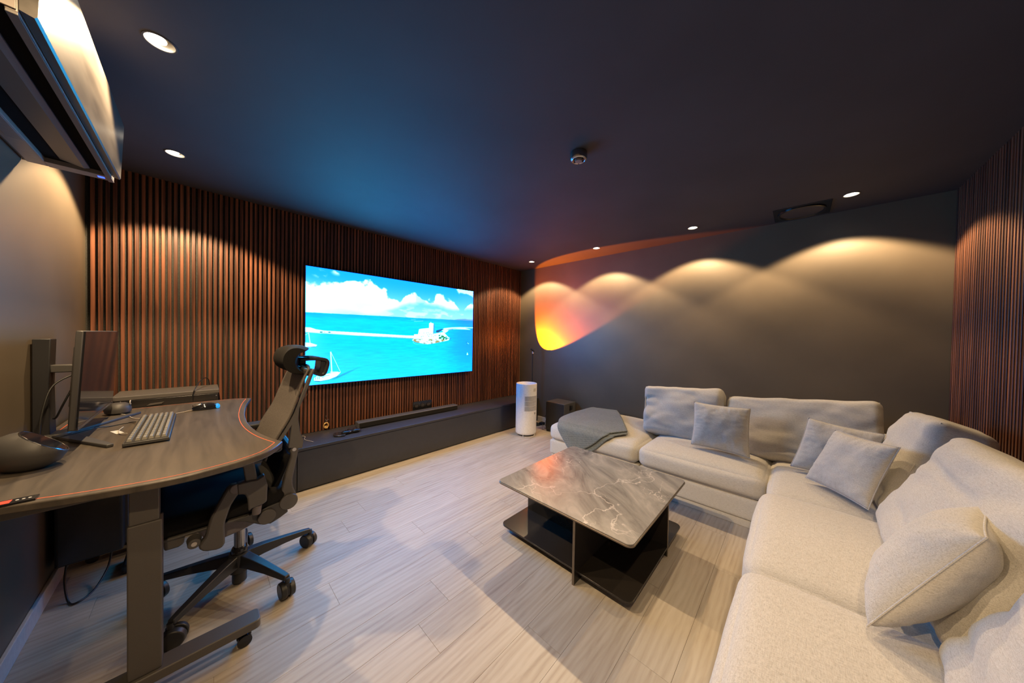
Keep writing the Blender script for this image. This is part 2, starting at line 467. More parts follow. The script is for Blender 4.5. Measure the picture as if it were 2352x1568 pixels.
wall_south = struct(B().box((X0 - tk, Y0 - tk, -.06), (X1 + tk, Y0, CEIL)).done('wall_left', M['wall'], smooth=False))
wall_tv = struct(B().box((X0 - tk, Y0, -.06), (X0, Y1, CEIL)).done('wall_front', M['wall'], smooth=False))
wall_east = struct(B().box((X1, Y0, -.06), (X1 + tk, Y1, CEIL)).done('wall_right', M['wall'], smooth=False))
# baseboards
def baseboard(n, lo, hi): return struct(B().box(lo, hi).done(n, M['white_trim'], smooth=False, bevel=.003))
baseboard('baseboard_back', (-2.98, Y1 - .014, 0), (X1, Y1, .082))
baseboard('baseboard_left', (-2.98, Y0, 0), (X1, Y0 + .014, .082))
# felt backing + slats: each slat one part of its wall
def slat_wall(wall, face, z0, pitch, width, depth, ya, yb, felt_name='felt_backing'):
    s = 1 if face < 0 else -1
    fx = sorted((face, face + s * .009))
    B().box((fx[0], ya, z0), (fx[1], yb, CEIL)).done(felt_name, M['felt'], wall, smooth=False)
    bm = bmesh.new(); bmesh.ops.create_cube(bm, size=1, matrix=Matrix.Diagonal((depth, width, CEIL - z0 - .002, 1)))
    bmesh.ops.bevel(bm, geom=[e for e in bm.edges if abs(e.verts[0].co.z - e.verts[1].co.z) > .5], offset=.0012, segments=1, affect='EDGES')
    me = bpy.data.meshes.new('slat'); bm.to_mesh(me); bm.free()
    y = yb - pitch / 2 - .002
    while y > ya + width / 2:
        mk('slat', me, 'walnut', wall, smooth=False, origin=(face + s * (.009 + depth / 2), y, (z0 + CEIL) / 2))
        y -= pitch
slat_wall(wall_tv, X0, .372, .0306, .0178, .021, Y0, Y1)
slat_wall(wall_east, X1, .0, .0325, .0175, .013, Y0, Y1)

# ------------------------------------------------------------------ downlights
def downlight(cx, cy, label):
    t = thing('downlight', label, 'light', (cx, cy, CEIL), 'recessed ceiling downlights')
    B().lathe([(.0425, 0), (.046, 0), (.047, -.0015), (.046, -.003), (.041, -.003), (.0405, 0)], (cx, cy, CEIL)).done('trim_ring', M['dark_plastic'], t)
    B().lathe([(.0405, -.001), (.037, .02), (.033, .034), (.0, .034)], (cx, cy, CEIL)).done('reflector', M['reflector'], t)
    s_ = -1 if cy < 1 else 1
    B().cyl((cx - .004, cy + s_ * .006, CEIL + .030), (cx - .004, cy + s_ * .008, CEIL + .014), .029, .027, seg=32).done('lamp_module', M['reflector'], t)
    B().cyl((cx - .004, cy + s_ * .008, CEIL + .0142), (cx - .004, cy + s_ * .0085, CEIL + .0105), .0255, seg=32).done('lens', M['lamp_disc'], t)
for (cx, cy), lb in zip(DOWNLIGHTS, [
    'bright round recessed downlight in the far corner above the orange glow',
    'round downlight by the back wall, second one out from the far corner',
    'round downlight by the back wall, between the orange strip and the square ceiling speaker',
    'round downlight by the back wall, beside the square black ceiling speaker',
    'smaller-looking bright downlight near the slatted wall, beyond the air conditioner',
    'large glaring downlight in front of the air conditioner',
    'downlight above the photographer, over the bare wall side', 'downlight above the near end of the sofa']):
    downlight(cx, cy, lb)

# smoke detector
t = thing('smoke_detector', 'small round dark smoke detector in the middle of the ceiling', 'detector', (-.975, 1.57, CEIL))
c = (-.975, 1.57, CEIL)
B().lathe([(0, 0), (.050, 0), (.050, -.034), (.046, -.043), (.0, -.043)], c).done('body', M['chrome'], t, bevel=.002)
B().lathe([(0, -.043), (.022, -.043), (.020, -.052), (0, -.054)], c).done('dome', M['lilac_grey'], t)
B().lathe([(.034, -.0425), (.038, -.0455), (.042, -.0425)], c).done('rim', M['metal'], t)
for k in range(6):
    a = k * PI / 3
    B().box((c[0] + .028 * math.cos(a) - .003, c[1] + .028 * math.sin(a) - .003, CEIL - .050), (c[0] + .028 * math.cos(a) + .003, c[1] + .028 * math.sin(a) + .003, CEIL - .042)).done('slot', M['black_plastic'], t, smooth=False)

# square ceiling speaker
t = thing('ceiling_speaker', 'square black ceiling speaker with a round grille, by the back wall', 'speaker', (0, 3.53, CEIL))
fr = B().prism(rrect(-.18, 3.37, .17, 3.70, .006), CEIL - .006, CEIL).done('frame', M['gloss_black'], t, bevel=.002)
B().lathe([(.150, -.006), (.150, -.013), (.142, -.016), (.134, -.010), (.134, -.006)], (-.005, 3.535, CEIL)).done('bezel_ring', M['satin_black'], t)
B().lathe([(0, -.011), (.133, -.009), (.133, -.006), (0, -.006)], (-.005, 3.535, CEIL)).done('grille', M['vent_dark'], t)

# ------------------------------------------------------------------ low console along the slatted wall
con = thing('media_console', 'long low dark built-in console under the television', 'console', (-3.2, 1.6, 0))
B().box((X0 + .002, Y0 + .004, .002), (-3.0, Y1 - .004, .345)).done('carcass', M['console'], con, smooth=False)
B().box((X0 + .002, Y0 + .004, .346), (-2.975, Y1 - .004, .370)).done('top_board', M['console'], con, smooth=False, bevel=.003)
for a, b in ((Y0 + .006, .560), (.566, Y1 - .006)):
    B().box((-3.0, a, .014), (-2.982, b, .343)).done('front_panel', M['console'], con, smooth=False, bevel=.002)

# ------------------------------------------------------------------ television
def tv_picture():
    W_, H_ = 1280, 720
    yy, xx = np.mgrid[0:H_, 0:W_]
    u = (xx + .5) / W_; v = (yy + .5) / H_          # v up
    rng = np.random.default_rng(7)
    def vnoise(fx, fy, seed, oct_=5):
        r = np.random.default_rng(seed); out = np.zeros_like(u); amp = 1; tot = 0
        for o in range(oct_):
            gx, gy = int(fx * 2 ** o) + 2, int(fy * 2 ** o) + 2
            g = r.random((gy + 1, gx + 1)); X = u * (gx - 1); Yv = v * (gy - 1)
            xi, yi = X.astype(int), Yv.astype(int); a, b = X - xi, Yv - yi
            a = a * a * (3 - 2 * a); b = b * b * (3 - 2 * b)
            out += amp * ((g[yi, xi] * (1 - a) + g[yi, xi + 1] * a) * (1 - b) + (g[yi + 1, xi] * (1 - a) + g[yi + 1, xi + 1] * a) * b)
            tot += amp; amp *= .5
        return out / tot
    hz = .614 + .018 * u
    img = np.zeros((H_, W_, 3))
    def sm(a, b, x): t = np.clip((x - a) / (b - a), 0, 1); return t * t * (3 - 2 * t)
    def mixc(m, c):
        nonlocal img
        img = img * (1 - m[..., None]) + np.array(c) * m[..., None]
    # sky, sRGB values
    s = sm(.6, 1.0, v)
    sky = np.array([.66, .93, 1.0]) * (1 - s[..., None]) + np.array([.10, .78, 1.0]) * s[..., None]
    img = sky
    n = vnoise(14, 9, 3); n2 = vnoise(5, 4, 11)
    top = np.interp(u[0], [0, .05, .10, .16, .21, .24, .29, .34, .39, .46, .50, .56, .62, .68, .72, .78, .84, .87, .92, 1.0],
                    [.88, .86, .89, .87, .905, .955, .96, .91, .84, .80, .86, .90, .865, .84, .89, .875, .865, .80, .78, .86])[None, :] + (n - .5) * .16
    bot = np.interp(u[0], [0, .35, .45, .52, .6, .7, .85, 1], [.60, .62, .70, .77, .76, .75, .74, .74])[None, :] + (n2 - .5) * .10
    cl = sm(0, .018, top - v) * sm(-.01, .05, v - bot)
    holes = sm(.56, .68, vnoise(9, 7, 21)) * sm(.45, .8, u) * .8
    mixc(np.clip(cl - holes, 0, 1), (1, 1, 1))
    mixc(sm(.52, .66, vnoise(10, 16, 5)) * sm(.80, .66, v) * .75, (.97, 1, 1))
    mixc(sm(.35, -.05, u) * sm(.95, .62, v), (1, 1, 1))
    mixc(sm(.55, .65, vnoise(8, 6, 31)) * sm(.80, .88, u) * sm(.84, .90, v), (.90, .98, 1))
    mixc(sm(.040, .0, np.hypot((u - .055), (v - .95) * .8)) * sm(.42, .6, vnoise(30, 20, 8)), (1, 1, 1))
    mixc(sm(.035, .0, np.hypot((u - .13), (v - .985) * .8)) * sm(.42, .6, vnoise(30, 20, 8)), (1, 1, 1))
    # sea
    sea = v < hz
    d = np.clip((hz - v) / .6, 0, 1)[..., None]
    wn = vnoise(20, 90, 9)[..., None]
    rt = sm(.70, 1.0, u)[..., None]
    c = (np.array([0, .80, .98]) * (1 - rt) + np.array([0, .66, .86]) * rt) * (1 - sm(0, .10, d)) + sm(0, .10, d) * (np.array([0, .87, 1.0]) * (1 - rt) + np.array([0, .72, .94]) * rt)
    c = c * (1 - sm(.55, 1.0, d) * .55) + np.array([0, .90, .82]) * sm(.55, 1.0, d) * .55
    c = c * (.95 + .09 * wn)
    lf = (sm(.12, 0, u) * sm(.50, .42, v))[..., None]
    c = c * (1 - lf * .5) + np.array([.45, .95, 1]) * lf * .5
    img = np.where(sea[..., None], c, img)
    def poly(P, col, soft=0):
        nonlocal img
        P = [(a, b) for a, b in P]; ins = np.zeros(u.shape, bool); j = len(P) - 1
        for i in range(len(P)):
            (xi, yi), (xj, yj) = P[i], P[j]
            if yi != yj: ins ^= ((yi > v) != (yj > v)) & (u < (xj - xi) * (v - yi) / (yj - yi) + xi)
            j = i
        img[ins] = col
        return ins
    def line(a, b, w, col):
        a, b = np.array(a), np.array(b); ab = b - a; asp = np.array([1.77, 1])
        p = np.stack([u, v], -1); t = np.clip((((p - a) * asp) @ (ab * asp)) / ((ab * asp) @ (ab * asp)), 0, 1)
        dd = np.linalg.norm((p - a - t[..., None] * ab) * asp, axis=-1)
        m = np.clip(1.5 - dd / w, 0, 1)[..., None]; img[:] = img * (1 - m) + np.array(col) * m
    # hazy hills on the horizon
    poly([(.55, .622), (.58, .636), (.62, .628), (.64, .625)], (.72, .90, .97))
    poly([(.84, .629), (.87, .640), (.93, .650), (.96, .645), (1.0, .648), (1.0, .632)], (.45, .75, .92))
    # jetty
    poly([(-.01, .489), (.02, .487), (.043, .473), (.076, .464), (.25, .452), (.494, .434), (.55, .434), (.55, .405), (.40, .417), (.246, .424), (.08, .442), (.06, .438), (.021, .444), (-.01, .448)], (1, 1, 1))
    line((.0, .447), (.24, .424), .0022, (.70, .90, .90)); line((.24, .424), (.545, .400), .0026, (.55, .75, .70))
    r = np.random.default_rng(2)
    for k in range(14):
        a = .055 + .06 * r.random(); poly([(a, .445), (a, .456), (a + .006, .456), (a + .006, .445)], (.25, .35, .42) if k % 2 else (.9, .9, .95))
    # island arm
    arm = [(.74, .500), (.762, .525), (.82, .538), (.896, .546), (1.0, .548), (1.0, .540), (.93, .538), (.98, .520), (.86, .520), (.80, .512), (.79, .49), (.77, .47)]
    poly(arm, (.93, .97, .98)); poly([(.775, .500), (.80, .520), (.85, .530), (.90, .532), (.86, .526), (.80, .506)], (.62, .80, .86))
    isl = poly([(.538, .385), (.548, .40), (.551, .447), (.60, .452), (.66, .45), (.72, .47), (.76, .48), (.79, .43), (.81, .41), (.797, .385), (.76, .372), (.70, .352), (.642, .340), (.60, .350), (.56, .362)], (1, 1, .98))
    rk = isl & (vnoise(60, 40, 77) > .52) & (v < .40); img[rk] = (.72, .70, .45)
    poly([(.575, .43), (.583, .503), (.60, .510), (.652, .521), (.652, .43)], (1, 1, 1))
    poly([(.650, .43), (.652, .575), (.660, .578), (.664, .590), (.668, .578), (.683, .575), (.684, .43)], (1, 1, 1))
    poly([(.680, .46), (.683, .575), (.690, .568), (.690, .46)], (.35, .66, .80))
    poly([(.70, .475), (.704, .497), (.745, .515), (.765, .512), (.735, .49), (.72, .47)], (.12, .40, .58))
    for k in range(26):
        a = .58 + .17 * r.random(); b = .415 + .05 * r.random(); poly([(a, b), (a, b + .008), (a + .004, b + .008), (a + .004, b)], (.55, .75, .82))
    for k in range(30):
        a = .725 + .06 * r.random(); b = .395 + .045 * r.random() * (1 - (a - .725) * 6)
        poly([(a - .006, b), (a, b + .012), (a + .007, b + .003), (a, b - .008)], (.10 + .15 * r.random(), .48, .08))
    line((.79, .41), (.815, .405), .004, (.25, .50, .45))
    for k in range(22):
        a = PI * (1 + k / 22); line((.60 + .055 * math.cos(a) + .0, .365 + .028 * math.sin(a)), (.601 + .055 * math.cos(a), .365 + .028 * math.sin(a)), .0012, (.85, 1, 1))
    # boats
    poly([(-.01, .362), (.02, .358), (.048, .340), (.043, .326), (.02, .320), (-.01, .322)], (1, 1, 1)); line((-.01, .321), (.042, .325), .0022, (.30, .42, .5))
    line((.013, .44), (.019, .355), .0026, (1, 1, 1)); line((.013, .44), (-.02, .40), .0012, (1, 1, 1))
    sh = sm(.014, 0, np.abs(v - (.045 + (u - .13) * .75))) * sm(.10, .14, u) * sm(.26, .15, u) * .45; mixc(sh * 1., (0, .52, .62))
    poly([(.036, .055), (.045, .075), (.11, .092), (.152, .095), (.145, .078), (.131, .056), (.11, .040), (.085, .030), (.055, .028), (.036, .036)], (1, 1, 1))
    line((.040, .032), (.060, .026), .0030, (.1, .35, .45)); line((.06, .026), (.10, .034), .0022, (.20, .45, .55)); line((.10, .034), (.138, .060), .0022, (.25, .50, .6))
    for a in (.042, .050, .057): line((a, .045), (a + .003, .075), .0022, (.12, .25, .35))
    line((.08, .068), (.10, .074), .002, (.35, .45, .5)); line((.070, .058), (.078, .062), .002, (.2, .3, .35))
    line((.106, .276), (.112, .09), .0045, (1, 1, 1)); line((.107, .276), (.151, .094), .0014, (1, 1, 1)); line((.106, .10), (.14, .096), .004, (1, 1, 1))
    poly([(.950, .205), (.956, .235), (.963, .205)], (1, 1, .95)); line((.948, .203), (.965, .203), .002, (.1, .35, .5))
    for a, b in ((.955, .352), (.963, .345), (.948, .338), (.944, .362)): line((a, b), (a + .004, b), .003, (.8, .97, 1) if a > .95 else (.05, .35, .5))
    line((.55, .585), (.61, .595), .0014, (.6, .97, 1)); line((.53, .60), (.56, .602), .0012, (.6, .97, 1))
    img = np.clip(img, 0, 1)
    lin = np.where(img <= .04045, img / 12.92, ((img + .055) / 1.055) ** 2.4)
    # the panel is much brighter than the room: its blue and green, and all of the clouds, are overexposed
    white = sm(.55, .95, lin[..., 0])
    lin[..., 1] *= (1 + .22 * sm(.55, .75, lin[..., 1])) * (1 + 12.0 * white)
    lin[..., 2] *= (1 + (TV_GAIN - 1) * sm(.55, .80, lin[..., 2])) * (1 + 3.6 * white)
    out = np.ones((H_, W_, 4), np.float32); out[..., :3] = lin
    im = bpy.data.images.new('seaside_picture', W_, H_, float_buffer=True)
    im.colorspace_settings.name = 'Linear Rec.709'
    im.pixels.foreach_set(out.ravel()); im.update(); im.pack()
    return im
def tv_material():
    m, nt, p = nmat('television_picture')
    im = tv_picture()
    tx = N(nt, 'TexImage', interpolation='Cubic', extension='EXTEND'); tx.image = im
    uvn = N(nt, 'UVMap'); L(nt, uvn.outputs[0], tx.inputs[0])
    L(nt, tx.outputs[0], p.inputs['Emission Color']); p.inputs['Emission Strength'].default_value = 1.0
    p.inputs['Base Color'].default_value = (.01, .01, .01, 1); p.inputs['Roughness'].default_value = .15
    return m
tv = thing('television', 'large wall television showing a turquoise sea with a castle islet', 'television', (-3.37, 1.685, 1.40))
B().box((-3.384, .72, .90), (-3.352, 2.65, 1.90)).done('back_cover', M['black_plastic'], tv, bevel=.006)
B().box((-3.354, .682, .832), (-3.3415, 2.688, 1.973)).done('bezel', M['gloss_black'], tv, smooth=False, bevel=.002)
me = bpy.data.meshes.new('screen')
ya, yb, za, zb, sx = .688, 2.682, .840, 1.966, -3.340
me.from_pydata([(sx, ya, za), (sx, yb, za), (sx, yb, zb), (sx, ya, zb)], [], [(0, 1, 2, 3)])
uvl = me.uv_layers.new(name='UVMap')
for i, c_ in enumerate(((0, 0), (1, 0), (1, 1), (0, 1))): uvl.data[i].uv = c_
mk('screen', me, tv_material(), tv, smooth=False)

# soundbar
t = thing('soundbar', 'long flat black soundbar lying on the console below the television', 'speaker', (-3.24, 1.73, .37))
B().prism(rrect(-3.30, 1.115, -3.20, 2.345, .012), .376, .432).done('body', M['dark_plastic'], t, bevel=.005)
B().box((-3.205, 1.125, .382), (-3.197, 2.335, .424)).done('grille', M['seat_fabric'], t, bevel=.002)
B().box((-3.29, 1.2, .3705), (-3.22, 1.3, .377)).done('foot', M['rubber'], t, smooth=False)
B().box((-3.29, 2.15, .3705), (-3.22, 2.25, .377)).done('foot', M['rubber'], t, smooth=False)
# wall outlet plate
t = thing('wall_outlet', 'dark multi-socket outlet plate on the slats behind the soundbar', 'outlet', (-3.385, 1.93, .455))
B().box((-3.3895, 1.805, .398), (-3.378, 2.062, .515)).done('plate', M['gloss_black'], t, bevel=.003)
for k in range(3):
    yc = 1.85 + .083 * k
    s_ = B().cyl((-3.3785, yc, .462), (-3.372, yc, .462), .027, seg=24).done('socket', M['satin_black'], t)
    for dy in (-.009, .009):
        B().cyl((-3.3725, yc + dy, .462), (-3.3705, yc + dy, .462), .0035, seg=10).done('pin_hole', M['metal'], s_)
# key tag hanging on the slats
t = thing('key_tag', 'small round gold tag hanging on a hook below the television', 'keyring', (-3.37, .873, .42))
B().tube([(-3.372, .873 + .020 * math.cos(a), .420 + .026 * math.sin(a)) for a in [2 * PI * k / 24 for k in range(24)]], .0062, closed=True).done('ring', M['brass'], t)
B().ball((-3.374, .873, .407), .014, (.4, 1, .8), u=16, v=10).done('charm', M['brass'], t)
B().tube([(-3.376, .873, .447), (-3.374, .872, .470), (-3.374, .866, .487)], .003).done('hook', M['metal'], t)
B().tube([(-3.374, .873, .462), (-3.370, .884, .476), (-3.374, .896, .478)], .002).done('prong', M['metal'], t)
B().tube([(-3.378, .873, .500), (-3.374, .873, .520)], .0028).done('pin', M['metal'], t)
# game controller on console
t = thing('game_controller', 'black controller lying on the console beside the soundbar', 'controller', (-3.12, 1.02, .37))
B().ball((-3.125, .985, .389), .05, (.75, 1, .36)).ball((-3.125, 1.065, .389), .05, (.75, 1, .36)).box((-3.15, .98, .376), (-3.10, 1.07, .402)).done('shell', M['gloss_black'], t, bevel=.004)
for yy_ in (1.0, 1.05): B().cyl((-3.12, yy_, .398), (-3.12, yy_, .413), .011, .013, seg=20).done('thumbstick', M['chrome'], t)
B().cyl((-3.14, .965, .400), (-3.14, .965, .409), .006, seg=12).done('button', M['metal'], t)
t = tag(B().prism(smooth_poly([(-3.20, .90), (-3.10, .87), (-3.06, .95), (-3.16, .97)], 3), .3705, .384).done('remote_tray', M['satin_black'], bevel=.004), 'flat black case beside the controller on the console', 'case')
# thin cable running across slats/console
tag(B().tube(smooth_poly([(-3.376, .665, .70), (-3.374, .70, .735), (-3.376, .72, .76), (-3.372, .71, .80), (-3.374, .735, .83)], 5, False), .002).done('tv_cable', M['cable_black']), 'thin black cable dropping from the television over the slats', 'cable')
tag(B().tube(smooth_poly([(-3.36, .62, .3735), (-3.30, .68, .3735), (-3.2, .66, .3735), (-3.08, .70, .3735)], 6, False), .0018).done('loose_cable', M['cable_grey']), 'thin pale cable lying on the console behind the chair', 'cable')

# ------------------------------------------------------------------ air purifier
pc = (-2.69, 3.12, 0)
t = thing('air_purifier', 'tall white cylindrical air purifier in the far corner', 'purifier', pc)
B().lathe([(.0, .022), (.135, .022), (.141, .030), (.1425, .05), (.1425, .690), (.141, .700), (.136, .702), (.128, .694), (.122, .672), (.0, .668)], pc, 64).done('body', M['white_plastic'], t)
B().lathe([(0, 0), (.115, 0), (.118, .024), (0, .024)], pc, 48).done('foot', M['black_plastic'], t)
B().lathe([(0, .672), (.10, .670), (.10, .676), (.0, .679)], pc, 48).done('top_grille', M['grey_print'], t)
for k in range(5):
    B().lathe([(.018 + .018 * k, .677), (.021 + .018 * k, .681), (.024 + .018 * k, .677)], pc, 40).done('grille_ring', M['white_plastic'], t)
def arc_patch(b, a0, a1, z0, z1, r, th, n=6):
    poly = [(pc[0] + r * math.cos(a0 + (a1 - a0) * i / n), pc[1] + r * math.sin(a0 + (a1 - a0) * i / n)) for i in range(n + 1)]
    poly += [(pc[0] + (r + th) * math.cos(a1 - (a1 - a0) * i / n), pc[1] + (r + th) * math.sin(a1 - (a1 - a0) * i / n)) for i in range(n + 1)]
    b.prism(poly, z0, z1)
A0, A1 = R(-58), R(28)
for j in range(3):
    z0_ = .345 + j * .068
    b = B(); arc_patch(b, A0, A1, z0_, z0_ + .060, .1415, .0018, 16)
    pn = b.done('vent_panel', M['vent_dark'], t)
    n = 34
    b = B()
    for k in range(n):
        a = A0 + (A1 - A0) * (k + .5) / n; arc_patch(b, a - .010, a + .010, z0_ + .002, z0_ + .058, .1425, .0035, 1)
    o = b.done('vent_rib', M['white_plastic'], pn, smooth=False); o['kind'] = 'stuff'
b = B(); arc_patch(b, R(-8), R(14), .60, .648, .1422, .0012); b.done('rating_label', M['sticker'], t)
b = B()
for k in range(4): arc_patch(b, R(-6), R(12 - 3 * (k % 2)), .607 + .009 * k, .610 + .009 * k, .1434, .0006)
b.done('label_print', M['grey_print'], t)
b = B(); arc_patch(b, R(0), R(12), .295, .322, .1422, .0015); b.done('socket_cover', M['grey_print'], t)
b = B(); arc_patch(b, R(-62), R(-50), .565, .567, .1424, .0006); b.done('small_print', M['grey_print'], t)
B().tube(smooth_poly([(-2.625, 2.99, .03), (-2.60, 2.975, .006), (-2.53, 3.02, .006), (-2.53, 3.10, .010), (-2.55, 3.14, .03)], 6, False), .0035).done('power_cord', M['cable_grey'], t)

# sunset lamp
lx, ly = -2.955, 3.56
t = thing('sunset_lamp', 'slim black projector lamp on a thin pole in the far corner', 'lamp', (lx, ly, 0))
B().lathe([(0, 0), (.09, 0), (.09, .008), (.02, .014), (0, .014)], (lx + .075, ly, 0)).done('base', M['black_plastic'], t)
B().cyl((lx, ly, .012), (lx, ly, 1.085), .0085, seg=14).done('pole', M['black_plastic'], t)
B().cyl((lx, ly, 1.083), (lx, ly, 1.115), .011, seg=14).done('joint', M['white_plastic'], t)
hd = Vector((.41, .61, .676)).normalized(); hc = Vector((lx - .002, ly - .004, 1.135))
B().cyl(hc - hd * .010, hc + hd * .006, .034, .036, seg=32).done('head', M['black_plastic'], t)
B().cyl(hc + hd * .0055, hc + hd * .008, .024, .020, seg=24).done('lens', M['sun_lens'], t)

# subwoofer
t = thing('subwoofer', 'black box subwoofer standing in the corner behind the throw', 'speaker', (-2.42, 3.57, 0))
B().box((-2.585, 3.43, .022), (-2.275, 3.715, .425)).done('cabinet', M['dark_plastic'], t, bevel=.006)
B().box((-2.575, 3.424, .03), (-2.285, 3.4305, .415)).done('front_cloth', M['black_plastic'], t, bevel=.002)
for fx, fy in ((-2.565, 3.45), (-2.295, 3.45), (-2.565, 3.69), (-2.295, 3.69)):
    B().cyl((fx, fy, 0), (fx, fy, .024), .014, .018, seg=16).done('foot', M['rubber'], t)
B().box((-2.274, 3.56, .33), (-2.25, 3.60, .395)).box((-2.274, 3.565, .385), (-2.262, 3.595, .398)).done('rear_plug', M['cable_black'], t, bevel=.003)
# cables and adaptor between purifier and subwoofer
t = thing('power_strip', 'black power adaptor and tangled cables on the floor by the baseboard', 'adaptor', (-2.75, 3.62, 0))
B().box((-2.83, 3.585, .002), (-2.765, 3.655, .04)).done('adaptor', M['cable_black'], t, bevel=.004)
B().tube(smooth_poly([(-2.79, 3.735, .12), (-2.77, 3.68, .06), (-2.73, 3.62, .012), (-2.68, 3.58, .006), (-2.60, 3.60, .01), (-2.585, 3.66, .03)], 6, False), .0035).done('cable', M['cable_black'], t)
B().tube(smooth_poly([(-2.80, 3.735, .14), (-2.80, 3.70, .10), (-2.74, 3.69, .05), (-2.66, 3.64, .02), (-2.60, 3.54, .008), (-2.66, 3.50, .006)], 6, False), .003).done('cable', M['cable_black'], t)
B().tube(smooth_poly([(-2.78, 3.62, .02), (-2.72, 3.52, .006), (-2.66, 3.45, .006), (-2.58, 3.42, .006)], 6, False), .0025).done('cable', M['cable_grey'], t)
B().box((-2.645, 3.60, .002), (-2.60, 3.66, .03)).done('plug', M['cable_black'], t, bevel=.004)

# ------------------------------------------------------------------ coffee table
TX0, TX1, TY0, TY1, TZ = -1.435, -.530, 1.380, 2.305, .372
t = thing('coffee_table', 'square low coffee table with grey veined marble top on dark metal fins', 'table', ((TX0 + TX1) / 2, (TY0 + TY1) / 2, 0))
B().prism(rrect(TX0 + .003, TY0 + .003, TX1 - .003, TY1 - .003, .033), TZ - .006, TZ).done('marble_top', M['marble'], t, bevel=.0012, origin=((TX0 + TX1) / 2, (TY0 + TY1) / 2, 0))
B().prism(rrect(TX0, TY0, TX1, TY1, .036), TZ - .016, TZ - .0062).done('metal_edge', M['table_metal'], t, bevel=.002)
B().prism(rrect(TX0 - .005, TY0 + .045, TX1 - .02, TY1 - .012, .040), .050, .060).done('lower_shelf', M['satin_black'], t, bevel=.001)
fin = dict(mat=M['satin_black'], parent=t, smooth=False, bevel=.001)
zt = TZ - .0163
B().box((-.852, TY0 + .015, .0), (-.842, 1.845, zt)).done('fin', **fin)
B().box((-1.13, 1.985, .0), (TX1 - .022, 1.995, zt)).done('fin', **fin)
B().box((TX0 + .012, 1.69, .0), (-.852, 1.70, zt)).done('fin', **fin)
B().box((-1.14, 1.84, .0), (-1.13, TY1 - .015, zt)).done('fin', **fin)
# bright bronze front edges of the fins
B().box((-.8535, TY0 + .0125, .0), (-.8405, TY0 + .0155, zt)).done('fin_edge', M['table_metal'], t, smooth=False)
B().box((TX1 - .0225, 1.9835, .0), (TX1 - .0195, 1.9965, zt)).done('fin_edge', M['table_metal'], t, smooth=False)
for p0, p1 in (((-.842, 1.80, .09), (-.836, 1.80, .09)), ((-1.141, 1.78, .27), (-1.135, 1.78, .27)), ((-1.00, 1.688, .20), (-1.00, 1.682, .20))):
    B().cyl(p0, p1, .008, seg=16).done('bolt', M['metal'], t)

# ------------------------------------------------------------------ soft shapes
def soft_box(c, size, r, crown=0, amp=0, fr=6, seed=0, rot=None, name='cushion', parent=None, mat='linen', n=22, crown_all=True, sag=0, label=None, seam=True):
    """rounded, crowned and slightly wrinkled cushion; size along local x,y,z; crown on +z and -z/+-y"""
    hx, hy, hz = [s / 2 for s in size]
    bm = bmesh.new(); bmesh.ops.create_cube(bm, size=2)
    bmesh.ops.subdivide_edges(bm, edges=bm.edges[:], cuts=n, use_grid_fill=True)
    h = Vector((hx, hy, hz))
    for v in bm.verts:
        u = v.co.copy()
        # finer spacing near the edges
        for k in range(3): u[k] = math.copysign(abs(math.sin(u[k] * PI / 2)) ** .9, u[k])
        p = Vector((u.x * hx, u.y * hy, u.z * hz))
        q = Vector([max(-(h[k] - r), min(h[k] - r, p[k])) for k in range(3)])
        d = p - q
        nrm = d.normalized() if d.length > 1e-9 else Vector()
        p = q + nrm * min(r, d.length) if d.length > r else p
        a, b, c2 = (1 - u.x ** 2), (1 - u.y ** 2), (1 - u.z ** 2)
        p.z += crown * a ** .8 * b ** .8 * u.z
        if crown_all:
            p.y += u.y * crown * .5 * a ** .7 * c2 ** .7
            p.x += u.x * crown * .4 * b ** .7 * c2 ** .7
        if amp:
            s = Vector((seed * 3.1, seed * 1.7, 0))
            w = noise.noise(p * fr + s) * amp + noise.noise(Vector((p.x * fr * 1.3, p.y * fr * 4, p.z * fr * 4)) + s) * amp * .45
            p += nrm * w if nrm.length else u.normalized() * w
        v.co = p
    m4 = Matrix.Translation(c) @ (rot.to_4x4() if rot else Matrix.Identity(4))
    bmesh.ops.recalc_face_normals(bm, faces=bm.faces)
    me = bpy.data.meshes.new(name); bm.to_mesh(me); bm.free()
    o = mk(name, me, mat, None, True, angle=180, label=label)
    o.matrix_world = m4
    if parent is not None:
        o.parent = parent; o.matrix_parent_inverse = Matrix.Identity(4)
        o.matrix_basis = Matrix.Translation(-Vector(parent.location)) @ m4
    return o
def frame_from(origin, xdir, zdir):
    x = Vector(xdir).normalized(); z = Vector(zdir); z = (z - x * z.dot(x)).normalized(); y = z.cross(x)
    m = Matrix((x, y, z)).transposed(); return m

# ------------------------------------------------------------------ sofa
SX = -1.965
sofa = thing('sectional_sofa', 'large L-shaped cream linen sofa filling the corner', 'sofa', (-.5, 3.2, 0))
def rbox(lo, hi, name, r=.02, amp=0, seed=0, crown=0, label=None):
    c = [(a + b) / 2 for a, b in zip(lo, hi)]; s = [b - a for a, b in zip(lo, hi)]
    return soft_box(c, s, r, crown, amp, 5, seed, None, name, sofa, 'linen', 14, True, label=label)
rbox((SX, 2.685, .055), (-1.0, 3.69, .212), 'base', .022)
rbox((-.998, 2.685, .055), (-.105, 3.69, .212), 'base', .022)
rbox((-.155, .50, .055), (.74, 2.68, .212), 'base', .022)
B().box((SX + .02, 2.70, .0), (-.10, 3.67, .056)).box((-.135, .52, 0), (.72, 2.72, .056)).done('plinth', M['linen'], sofa, smooth=False, bevel=.004)
rbox((-1.12, 3.50, .10), (.60, 3.70, .635), 'back_frame', .05, .003, 3)
rbox((.57, .50, .10), (.765, 3.70, .635), 'back_frame', .05, .003, 4)
